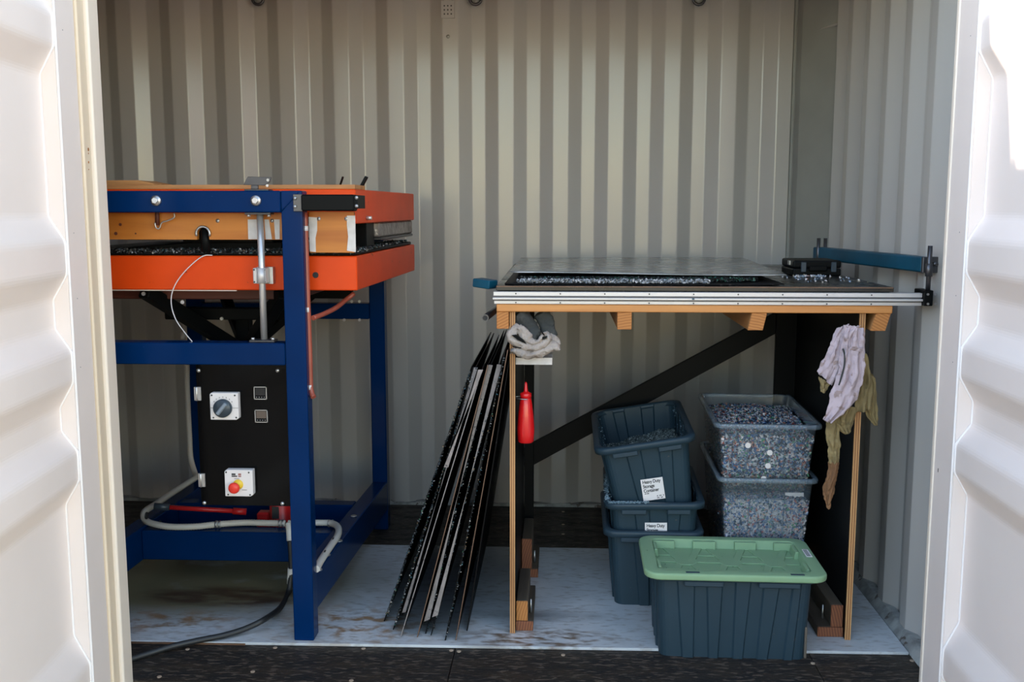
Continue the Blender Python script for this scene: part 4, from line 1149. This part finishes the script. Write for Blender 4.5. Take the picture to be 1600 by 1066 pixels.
fold('lower_fold', 'glove', [(797, 548, .010), (808, 549, .002), (822, 553, .0), (838, 553, .0), (852, 548, .004), (864, 541, .010), (875, 546, .016)], [.007, .012, .013, .013, .014, .017, .006], .018, seed=4)
fold('back_of_hand', 'glove', [(858, 520, .03), (864, 530, .026), (868, 540, .022), (872, 546, .02)], [.006, .016, .018, .006], .012, seed=9)
part('cuff_opening_shade', M['black'], gl, lambda m: m.lathe(U(808, 528, Y=GY - .0165), [(0, 0), (.012, .001), (.016, .004)], axis=(.1, -1, .3), n=14) if False else m.prism([U(799, 524, Y=GY - .0185), U(806, 523, Y=GY - .020), (U(818, 531, Y=GY - .0185)), U(823, 538, Y=GY - .0185), U(812, 533, Y=GY - .019)], (0, .004, 0)))  # solid black patch for the shade inside the cuff
part('cuff_opening_shade', M['black'], gl, lambda m: m.prism([U(846, 527, Y=GY - .0165), U(855, 525, Y=GY - .0165), U(854, 529, Y=GY - .017), U(846, 531, Y=GY - .0165)], (0, .004, 0)))  # second black patch, shade of the smaller opening
part('fold_shade_line', M['black'], gl, lambda m: m.tube([U(800, 541, Y=GY - .010), U(812, 543.5, Y=GY - .014), U(826, 545, Y=GY - .015), U(840, 543, Y=GY - .014), U(850, 537, Y=GY - .010)], .0016, n=6))  # black tube drawn along the crease as its shade
tg = MB().box((U(806, 560, Y=3.0).x, 2.975, U(806, 568, Y=3.0).z), (U(863, 560, Y=3.0).x, 3.05, U(806, 557, Y=3.0).z)).build('shelf_block', M['tape'], bevel=.001)
tag(tg, 'pale flat block fixed beside the left bench panel under the gloves', 'block')

# red squeeze bottle hanging on a hook
bt = U(823, 597, Y=2.99); bbm = U(821.5, 691, Y=2.99); H = bt.z - bbm.z
bottle = empty('squeeze_bottle', tuple(bbm), label='red squeeze bottle with pointed nozzle hanging beside the bench leg', cat='bottle')
part('body', M['red'], bottle, lambda m: m.lathe(bbm, [(0, 0), (.021, .0), (.0245, .004), (.0262, .03), (.0262, .048), (.0235, .085), (.0195, .12), (.0165, .136), (.0150, .139)], n=32))
part('cap', M['red'], bottle, lambda m: m.lathe(bbm, [(.0150, .1385), (.0172, .139), (.0172, .1525), (.0150, .154), (.0075, .157), (.006, .163), (.004, .182), (.0022, H), (0, H)], n=28))
hz = bbm.z + .1375
part('wire_hook', M['zinc'], bottle, lambda m: m.tube([(-.1325, 2.985, hz), (bbm.x - .016, 2.972, hz), (bbm.x + .006, 2.968, hz)], .0017, n=6, sub=2).tube([(-.1325, 2.995, hz + .003), (bbm.x - .02, 3.00, hz + .003), (bbm.x, 3.010, hz + .003)], .0017, n=6, sub=2))

# right: lilac cloth and olive rag
rg = empty('hanging_cloth', tuple(U(1325, 520, Y=2.92)), label='lilac grey fabric glove hanging in folds on the right bench leg', cat='cloth')
ribbon('cloth_fold', 'lilac', rg, [(1308, 512, 1326, 506, 0), (1303, 522, 1322, 520, 0), (1296, 540, 1320, 545, 0), (1288, 560, 1313, 575, 0), (1276, 581, 1299, 604, .0)], 2.900, folds=2, amp=.006, seed=3)
ribbon('cloth_fold', 'lilac', rg, [(1318, 508, 1350, 512, 0), (1320, 522, 1351, 528, -.006), (1316, 550, 1351, 550, -.008), (1310, 580, 1349, 590, -.010), (1300, 610, 1342, 612, -.012), (1292, 640, 1334, 632, -.012), (1285, 655, 1300, 662, -.010)], 2.885, folds=2.5, amp=.008, seed=5, phase=1)
ribbon('cloth_fold', 'lilac', rg, [(1322, 507, 1345, 509, 0), (1318, 520, 1331, 526, 0), (1314, 545, 1328, 560, 0), (1310, 570, 1322, 600, 0)], 2.878, folds=2, amp=.007, seed=9, phase=2)
part('fold_gap_shade', M['glovedark'], rg, lambda m: m.tube([U(1317, 545, Y=2.866), U(1320, 556, Y=2.862), U(1319, 572, Y=2.861), U(1315, 588, Y=2.864), U(1311, 602, Y=2.866)], .0024, n=6))  # dark tube painted in as the shade between the two flaps
ribbon('seam', 'lilac', rg, [(1327, 542, 1347, 545, 0), (1327, 546, 1347, 549, 0)], 2.866, folds=1, amp=.002, seed=2)
rag = empty('olive_rag', tuple(U(1340, 560, Y=2.93)), label='stained olive yellow rag with a long rust brown tail hanging behind the lilac cloth', cat='rag')
ribbon('rag_fold', 'olive', rag, [(1345, 550, 1353, 552, 0), (1340, 575, 1360, 580, 0), (1338, 605, 1363, 600, 0), (1335, 645, 1360, 640, 0)], 2.915, folds=2, amp=.008, seed=11)
ribbon('rag_fold', 'olive', rag, [(1350, 570, 1362, 585, .01), (1352, 600, 1367, 595, .01), (1352, 645, 1371, 645, .01), (1366, 664, 1370, 664, .01)], 2.935, folds=1.5, amp=.006, seed=12)
ribbon('rag_fold', 'olive', rag, [(1300, 640, 1338, 635, 0), (1298, 655, 1336, 655, 0), (1308, 668, 1330, 672, 0), (1318, 678, 1326, 678, 0)], 2.905, folds=3, amp=.006, seed=13)
ribbon('rag_fold', 'olive', rag, [(1279, 588, 1296, 600, 0), (1281, 598, 1292, 608, 0), (1283, 611, 1289, 614, 0)], 2.905, folds=1.5, amp=.004, seed=15)
ribbon('rag_tail', 'olive', rag, [(1292, 655, 1312, 655, 0), (1291, 680, 1312, 680, 0), (1294, 700, 1312, 705, 0), (1296, 724, 1310, 724, 0)], 2.905, folds=1.5, amp=.006, seed=16)
ribbon('rag_tail', 'rust_rag', rag, [(1295, 722, 1311, 722, 0), (1294, 740, 1309, 740, 0), (1287, 758, 1306, 758, 0), (1287, 775, 1300, 778, 0), (1292, 793, 1294, 794, 0)], 2.905, folds=1, amp=.007, seed=17)['label'] = 'rust brown lower end'

# ------------------------------------------------------------------ storage totes
def rrect(w, d, r, n=5):
    """rounded rectangle, counter clockwise from front left"""
    pts = []
    for cx, cy, a0 in ((w / 2 - r, -d / 2 + r, -90), (w / 2 - r, d / 2 - r, 0), (-w / 2 + r, d / 2 - r, 90), (-w / 2 + r, -d / 2 + r, 180)):
        for k in range(n + 1):
            a = R(a0 + 90 * k / n); pts.append((cx + r * math.cos(a), cy + r * math.sin(a)))
    return pts


def tote_outline(w, d, ribs_w, ribs_d, off, top, r=.03, e=.0025):
    """outline with raised ribs; ribs = [(t0,t1 top, b0,b1 bottom)] as fractions of the straight side"""
    out = []
    sides = [((-w / 2 + r, -d / 2), (w / 2 - r, -d / 2), (0, -1), ribs_w), ((w / 2, -d / 2 + r), (w / 2, d / 2 - r), (1, 0), ribs_d),
             ((w / 2 - r, d / 2), (-w / 2 + r, d / 2), (0, 1), ribs_w), ((-w / 2, d / 2 - r), (-w / 2, -d / 2 + r), (-1, 0), ribs_d)]
    cor = [((w / 2 - r, -d / 2 + r), -90), ((w / 2 - r, d / 2 - r), 0), ((-w / 2 + r, d / 2 - r), 90), ((-w / 2 + r, -d / 2 + r), 180)]
    for i, (a, b_, nn, ribs) in enumerate(sides):
        L = math.hypot(b_[0] - a[0], b_[1] - a[1]); f = lambda t, o: (a[0] + (b_[0] - a[0]) * t + nn[0] * o, a[1] + (b_[1] - a[1]) * t + nn[1] * o)
        ee = e / L
        for rb in ribs:
            t0, t1 = (rb[0], rb[1]) if top else (rb[2], rb[3])
            out += [f(t0 - ee, 0), f(t0 + ee, off), f(t1 - ee, off), f(t1 + ee, 0)]
        (cx, cy), a0 = cor[i]
        for k in range(6):
            t = R(a0 + 18 * k); out.append((cx + r * math.cos(t), cy + r * math.sin(t)))
    return out


RW = [(.07, .20, .10, .19), (.29, .41, .31, .385), (.505, .62, .50, .58), (.715, .835, .69, .775), (.93, .99, .90, .97)]
RD = [(.10, .26, .12, .24), (.42, .58, .44, .56), (.76, .92, .77, .90)]


def tote(root, W, D, Hh, bw, bd, ribs_w=RW, ribs_d=RD, rim=True, tabs='front'):
    """W,D rim outer; bw,bd base outer; local frame, base at z=0"""
    tw, td = W - .045, D - .045
    m = MB()
    to = tote_outline(tw, td, ribs_w, ribs_d, .006, True); bo = tote_outline(bw, bd, ribs_w, ribs_d, .006, False)
    rows = []
    for k in range(5):
        f = k / 4; rows.append([(x0 + (x1 - x0) * f, y0 + (y1 - y0) * f, Hh * f) for (x0, y0), (x1, y1) in zip(bo, to)])
    m.grid(rows, closed=True, smooth=False)
    n = len(bo); m.f.append(list(range(n))[::-1]); m.sm.append(False)
    o = m.build('body', M['tote'], root, local=True, fix=True)
    md = o.modifiers.new('s', 'SOLIDIFY'); md.thickness = .003; md.offset = -1
    # rim: rolled flange
    def rr(w, d, z): return [(x, y, z) for x, y in rrect(w, d, .045, 6)]
    m = MB()
    m.grid([rr(tw - .004, td - .004, Hh - .012), rr(tw + .002, td + .002, Hh), rr(tw + .014, td + .014, Hh + .004), rr(W - .004, D - .004, Hh + .002), rr(W, D, Hh - .003), rr(W - .002, D - .002, Hh - .018), rr(W - .008, D - .008, Hh - .018)], closed=True)
    o = m.build('rim', M['toterim'], root, local=True); md = o.modifiers.new('s', 'SOLIDIFY'); md.thickness = .0025; md.offset = -1
    for a, b_ in (((-.30, -.07), (.13, .37)) if tabs == 'front' else ((-.33, -.08), (.12, .35))):
        for sgn in (-1, 1):
            part('hand_tab', M['toterim'], root, lambda q: q.box((W * a, sgn * (D / 2 - .018), Hh - .034), (W * b_, sgn * (D / 2 - .0005), Hh - .0165)), local=True, bevel=.003)
    return o


def text_part(name, body, root, loc, size, mk, rotx=90, bold=.022, rz=0):
    cu = bpy.data.curves.new(name, 'FONT'); cu.body = body; cu.size = size; cu.offset = bold * size; cu.extrude = .0001; cu.space_line = .95; cu.space_character = .92
    o = bpy.data.objects.new(name, cu); COL.objects.link(o)
    dg = bpy.context.evaluated_depsgraph_get()
    me = bpy.data.meshes.new_from_object(o.evaluated_get(dg)); bpy.data.objects.remove(o)
    o = bpy.data.objects.new(name, me); COL.objects.link(o); me.materials.append(M[mk])
    o.parent = root; o.location = loc; o.rotation_euler = (R(rotx), 0, rz); o.scale = (.82, 1, 1)
    return o


# green lidded tote
gt = empty('storage_tote', (.519, 2.957, 0), (0, 0, R(-1.0)), label='slate blue storage tote with sage green lid in front of the stacks', cat='storage box')
tote(gt, .498, .325, .262, .430, .262)
part('mud_edge', M['dirt'], gt, lambda m: m.box((.2085, -.1315, .004), (.2155, -.1235, .10)), local=True, bevel=.002)
def lid(root, W=.528, D=.345, z=.250):
    r0 = .045
    def rr(w, d, z_, r=r0): return [(x, y, z_) for x, y in rrect(w, d, r, 6)]
    m = MB()
    iw, idp = W - .082, D - .074
    m.grid([rr(W - .006, D - .006, z), rr(W, D, z + .003), rr(W, D, z + .016), rr(W - .006, D - .006, z + .020), rr(W - .04, D - .04, z + .0205), rr(iw, idp, z + .021, .018), rr(iw - .008, idp - .014, z - .006, .014)], closed=True)
    n = len(rr(1, 1, 0)); k = len(m.v) - n; m.f.append([k + i for i in range(n)]); m.sm.append(False)
    o = m.build('lid', M['lid'], root, local=True)
    md = o.modifiers.new('b', 'BEVEL'); md.width = .0015; md.segments = 2; md.limit_method = 'ANGLE'; md.angle_limit = R(30)
    zf = z - .006; iw2, id2 = iw - .008, idp - .014
    # castellated buttresses around the well
    for sgn in (-1, 1):
        for f0, f1 in ((-.49, -.33), (-.235, -.085), (.01, .155), (.25, .395), (.49, .50)) if sgn < 0 else ((-.49, -.34), (-.21, -.05), (.085, .235), (.36, .49)):
            y0 = sgn * (idp / 2 - .002); y1 = sgn * (idp / 2 - .016)
            part('lid_rib', M['lid'], o, lambda q: q.hexa([(iw * f0, y0, zf), (iw * f1, y0, zf), (iw * f1, y1 - sgn * .004, zf), (iw * f0, y1 - sgn * .004, zf)],
                                                         [(iw * f0, y0, z + .0185), (iw * f1, y0, z + .0185), (iw * f1, y1, z + .0185), (iw * f0, y1, z + .0185)]), local=True, bevel=.0015)
        for f0, f1 in ((-.42, -.18), (.16, .44)):
            x0 = sgn * (iw / 2 - .002); x1 = sgn * (iw / 2 - .012)
            part('lid_rib', M['lid'], o, lambda q: q.hexa([(x0, id2 * f0, zf), (x1 - sgn * .004, id2 * f0, zf), (x1 - sgn * .004, id2 * f1, zf), (x0, id2 * f1, zf)],
                                                         [(x0, id2 * f0, z + .0185), (x1, id2 * f0, z + .0185), (x1, id2 * f1, z + .0185), (x0, id2 * f1, z + .0185)]), local=True, bevel=.0015)
    # raised web: nodes with radiating bands
    nodes = [-.128, .008, .140]
    hb = .0045
    def plate(q, poly, k=1.0):
        q.prism([(x, y, zf) for x, y in poly], (0, 0, hb * k))
    def web(q):
        for nx_ in nodes:
            plate(q, [(nx_ - .034, -.012), (nx_ - .018, -.034), (nx_ + .018, -.034), (nx_ + .034, -.012), (nx_ + .034, .012), (nx_ + .018, .034), (nx_ - .018, .034), (nx_ - .034, .012)])
            for sx, sy in ((-1, 1), (1, 1), (-1, -1), (1, -1)):
                x0, y0 = nx_ + sx * .020, sy * .018
                x1, y1 = nx_ + sx * .052, sy * (id2 / 2 - .004)
                plate(q, [(x0 - .012, y0), (x0 + .012, y0), (x1 + .012, y1), (x1 - .012, y1)] if sy > 0 else [(x0 + .012, y0), (x0 - .012, y0), (x1 - .012, y1), (x1 + .012, y1)], .8 + .03 * sx + .02 * sy)
        plate(q, [(-iw2 / 2 + .004, -.010), (iw2 / 2 - .004, -.010), (iw2 / 2 - .004, .008), (-iw2 / 2 + .004, .008)], .9)
        for a, b_ in ((-iw2 / 2 + .004, nodes[0] - .04), (nodes[0] + .042, nodes[1] - .042), (nodes[1] + .042, nodes[2] - .042), (nodes[2] + .04, iw2 / 2 - .004)):
            plate(q, [(a, .052), (b_, .052), (b_, .066), (a, .066)], .7)
    part('lid_web', M['lid'], o, web, local=True, bevel=.001)
    for xx in (-.125, .175):
        part('lid_clip_slot', M['toterim'], o, lambda q: q.box((xx - .020, -D / 2 + .010, z + .0195), (xx + .020, -D / 2 + .020, z + .0215)), local=True, bevel=.001)
    lb = part('lid_sticker', M['paper'], o, lambda q: q.box((W / 2 - .030, -.005, z + .0206), (W / 2 - .012, .062, z + .0212)), local=True)
    for k in range(5):
        part('sticker_print', M['ink'], o, lambda q: q.box((W / 2 - .028, .002 + k * .012, z + .0212), (W / 2 - .016, .008 + k * .012, z + .0214)), local=True)
    # crumbs of dirt
    pts = [(x, y, zf + .001) for x, y in zip(RNG.uniform(-.20, -.12, 36), RNG.normal(-.085, .016, 36))] + [(x, y, zf + .001) for x, y in zip(RNG.uniform(.03, .10, 20), RNG.normal(-.09, .010, 20))] + \
          [(x, y, zf + .001) for x, y in zip(RNG.uniform(-.2, .2, 14), RNG.uniform(-.1, .1, 14))] + [(-.245, .02, z + .021)]
    flakes('dirt_crumbs', M['ink'], o, pts, size=.0024, thick=.8, local=True)
    return o
lid(gt)


def label_card(root, cx, y, cz, w, h, lines, tilt=0.0, full=True):
    """white paper label on the front face"""
    ox, oy, oz = cx, y, cz
    cx = y = cz = 0.0
    lp = part('paper_label', M['paper'], root, lambda q: q.box((cx - w / 2, y - .0006, cz - h / 2), (cx + w / 2, y, cz + h / 2)), local=True)
    lp.location = (ox, oy, oz); lp.rotation_euler = (R(4.4), 0, 0)
    text_part('printed_text', lines, lp, (cx - w * .43, y - .0008, cz + h / 2 - .0155), .0162, 'ink')
    if full:
        for a, b_ in ((-.40, -.32), (-.30, -.20)):
            part('printed_mark', M['ink'], lp, lambda q: q.box((cx + w * a, y - .0009, cz - h * .19), (cx + w * b_, y - .0006, cz - h * .155)), local=True)
        for k in range(6):
            for j in range(2):
                if (k + j) % 3 != 2:
                    part('printed_mark', M['ink'], lp, lambda q: q.box((cx + w * (.14 + k * .055), y - .0009, cz - h * (.45 - j * .09)), (cx + w * (.175 + k * .055), y - .0006, cz - h * (.40 - j * .09))), local=True)
    return lp


# slate stack of three, ends facing out
RWs = [(.20, .42, .28, .455), (.69, .885, .70, .85)]
def slate(loc, rot, label):
    r = empty('storage_tote', loc, rot, label=label, cat='storage box', group='slate totes in the left stack')
    tote(r, .330, .500, .262, .245, .415, ribs_w=RWs, tabs='s')
    return r
sX, sY = .312, 3.395
t3 = slate((.316, sY, .0095), (0, 0, R(-1)), 'lowest slate blue tote of the left stack, mostly behind the green lid')
t2 = slate((.328, sY + .006, .106), (R(.5), R(-1.5), R(-2)), 'middle slate blue tote of the left stack, dusty on its left rim')
t1 = slate((.322, sY + .01, .324), (R(3.2), R(-9.5), R(-1)), 'topmost slate blue tote of the left stack, open and tilted')
tl = (.252)
yl1 = -.2255
label_card(t1, .004, -.2235, .100, .072, .076, 'Heavy Duty\nStorage\nContainer')
label_card(t2, .004, -.2275, .158, .072, .076, 'Heavy Duty\nStorage\nContainer', full=False)


M['core'] = mat('granule_core', (.16, .19, .24), rough=.7, col2=(.03, .05, .09), nscale=160)


def heap(root, W, D, zc, mk, peak, n=5000, size=.006, cx=0, cy=0, body='tote', name='granules', slope=.04):
    """mound: solid core plus a skin of chips"""
    def hz(x, y):
        u = (x - cx) / (W / 2); v = (y - cy) / (D / 2)
        return zc + peak * math.exp(-(u * u * 1.6 + v * v * 1.3)) + slope * x + .004 * math.sin(x * 60) * math.cos(y * 47)
    m = MB(); N = 20
    rows = [[(-W / 2 + W * i / N, -D / 2 + D * j / N, hz(-W / 2 + W * i / N, -D / 2 + D * j / N) - .003) for i in range(N + 1)] for j in range(N + 1)]
    m.grid(rows)
    core = m.build(name, M['core'], root, local=True, fix=False); core['kind'] = 'stuff'
    xs = RNG.uniform(-W / 2, W / 2, n); ys = RNG.uniform(-D / 2, D / 2, n)
    pts = [(x, y, hz(x, y) + abs(RNG.normal() * .0012)) for x, y in zip(xs, ys)]
    flakes(name, M[mk], root, pts, size=size, thick=.8, local=True)
    return hz


heap(t1, .25, .42, .150, 'greyflakes', .045, n=5200, size=.0055, cx=.05, cy=-.04, slope=.10)
# dust flakes on rims
p_ = np.stack([RNG.uniform(-.15, -.02, 320), RNG.normal(-.238, .004, 320), .2655 + RNG.uniform(0, .003, 320)], 1)
p2_ = np.stack([RNG.normal(-.153, .004, 260), RNG.uniform(-.23, .1, 260), .2655 + RNG.uniform(0, .003, 260)], 1)
flakes('plastic_dust', M['blueflakes'], t2, np.concatenate([p_, p2_]), size=.0042, thick=.7, local=True)
p_ = np.stack([RNG.choice([-.150, .150], 120), RNG.uniform(-.2, .2, 120), .17 + RNG.uniform(0, .09, 120)], 1)
p_[:, 0] -= np.sign(p_[:, 0]) * (.262 - p_[:, 2]) * .10 + np.sign(p_[:, 0]) * .014
flakes('plastic_dust', M['blueflakes'], t1, p_, size=.003, thick=.7, local=True)


def clear_bin(loc, rot, label, W, D, Hh, bw, bd, fill, mk, name='clear_storage_box'):
    r = empty(name, loc, rot, label=label, cat='storage box', group='clear boxes of granules in the right stack')
    m = MB(); rows = []
    for k in range(4):
        f = k / 3; rows.append([(x, y, .002 + (Hh - .002) * f) for x, y in rrect(bw + (W - .03 - bw) * f, bd + (D - .03 - bd) * f, .022, 5)])
    m.grid(rows, closed=True, smooth=True); n = len(rows[0]); m.f.append(list(range(n))); m.sm.append(False)
    m.build('body', M['clear'], r, local=True)
    def rr(w, d, z): return [(x, y, z) for x, y in rrect(w, d, .03, 5)]
    m = MB(); m.grid([rr(W - .032, D - .032, Hh - .002), rr(W - .026, D - .026, Hh + .002), rr(W - .004, D - .004, Hh + .002), rr(W, D, Hh - .002), rr(W, D, Hh - .012), rr(W - .004, D - .004, Hh - .012)], closed=True)
    m.build('rim', M['clearrim'], r, local=True)
    # moulded panel outline on the front
    def wy(z): return -(bd + (D - .03 - bd) * (z / Hh)) / 2 - .001
    za, zb_ = Hh * (.86 if Hh < .3 else .84), .01
    for xa, xb in ((-.055, -.072), (.055, .052)):
        part('moulded_edge', M['clearrim'], r, lambda q: q.tube([(xa, wy(za), za), (xb, wy(zb_), zb_)], .0011, n=6, sub=1), local=True)
    part('moulded_edge', M['clearrim'], r, lambda q: q.tube([(-.055, wy(za), za), (.055, wy(za), za)], .0014, n=6, sub=1), local=True)
    # granules against the walls, lying just inside
    ins = .004; pts = []; nr = []
    def dims(z): f = z / Hh; return bw + (W - .03 - bw) * f - 2 * ins, bd + (D - .03 - bd) * f - 2 * ins
    zlo = .006
    core = MB(); rows = []
    for k in range(6):
        z = zlo + (fill - zlo) * k / 5; w, d = dims(z); rows.append([(x, y, z) for x, y in rrect(w - .006, d - .006, .018, 5)])
    core.grid(rows, closed=True); co = core.build('granules', M['core'], r, local=True, fix=False); co['kind'] = 'stuff'
    zmin = max(zlo, fill - .24)
    n = 7500
    z = RNG.uniform(zmin, fill, n); sd = RNG.integers(0, 10, n); u = RNG.uniform(-.5, .5, n); P_ = np.zeros((n, 3))
    for i in range(n):
        w, d = dims(z[i])
        if sd[i] < 5: P_[i] = (u[i] * (w - .01), -d / 2 + RNG.uniform(0, .003), z[i])
        elif sd[i] < 9: P_[i] = (-w / 2 + RNG.uniform(0, .003), u[i] * (d - .01), z[i])
        else: P_[i] = (w / 2 - RNG.uniform(0, .003), u[i] * (d - .01), z[i])
    flakes('granules', M[mk], r, P_[sd < 5], size=.0078, thick=.3, flat=.45, normal=(0, -1, 0), local=True)
    flakes('granules', M[mk], r, P_[(sd >= 5) & (sd < 9)], size=.0075, thick=.3, flat=.45, normal=(-1, 0, 0), local=True)
    w, d = dims(fill)
    heap(r, w - .006, d - .006, fill - .004, mk, .030 if Hh < .3 else .006, n=6500, size=.0062, slope=0)
    return r


cb2 = clear_bin((.683, 3.43, .0145), (0, 0, R(-1)), 'lower clear box of pale granules in the right stack', .326, .53, .435, .235, .44, .360, 'granules2')
cb1 = clear_bin((.682, 3.435, .404), (0, 0, R(-2)), 'upper clear box heaped with blue and white granules in the right stack', .344, .55, .226, .272, .48, .186, 'granules')
# white paper stuck inside lower box; round pale discs in the upper
pp_ = [(.072, 0), (.132, 0), (.132, -.014), (.124, -.011), (.118, -.015), (.110, -.012), (.104, -.018), (.098, -.010), (.088, -.013), (.072, -.008)]
part('torn_paper', M['paper'], cb2, lambda q: q.prism([(x - .012, -.232, .385 + z) for x, z in pp_], (0, .001, 0)), local=True)
for x, z in ((.008, .132), (.004, .088), (-.008, .044), (-.062, .155)):
    part('pale_disc', M['white_plastic'], cb1, lambda q: q.cyl((x, -.252 - z * .03, z), (x, -.2495 - z * .03, z), .0092, n=16), local=True)
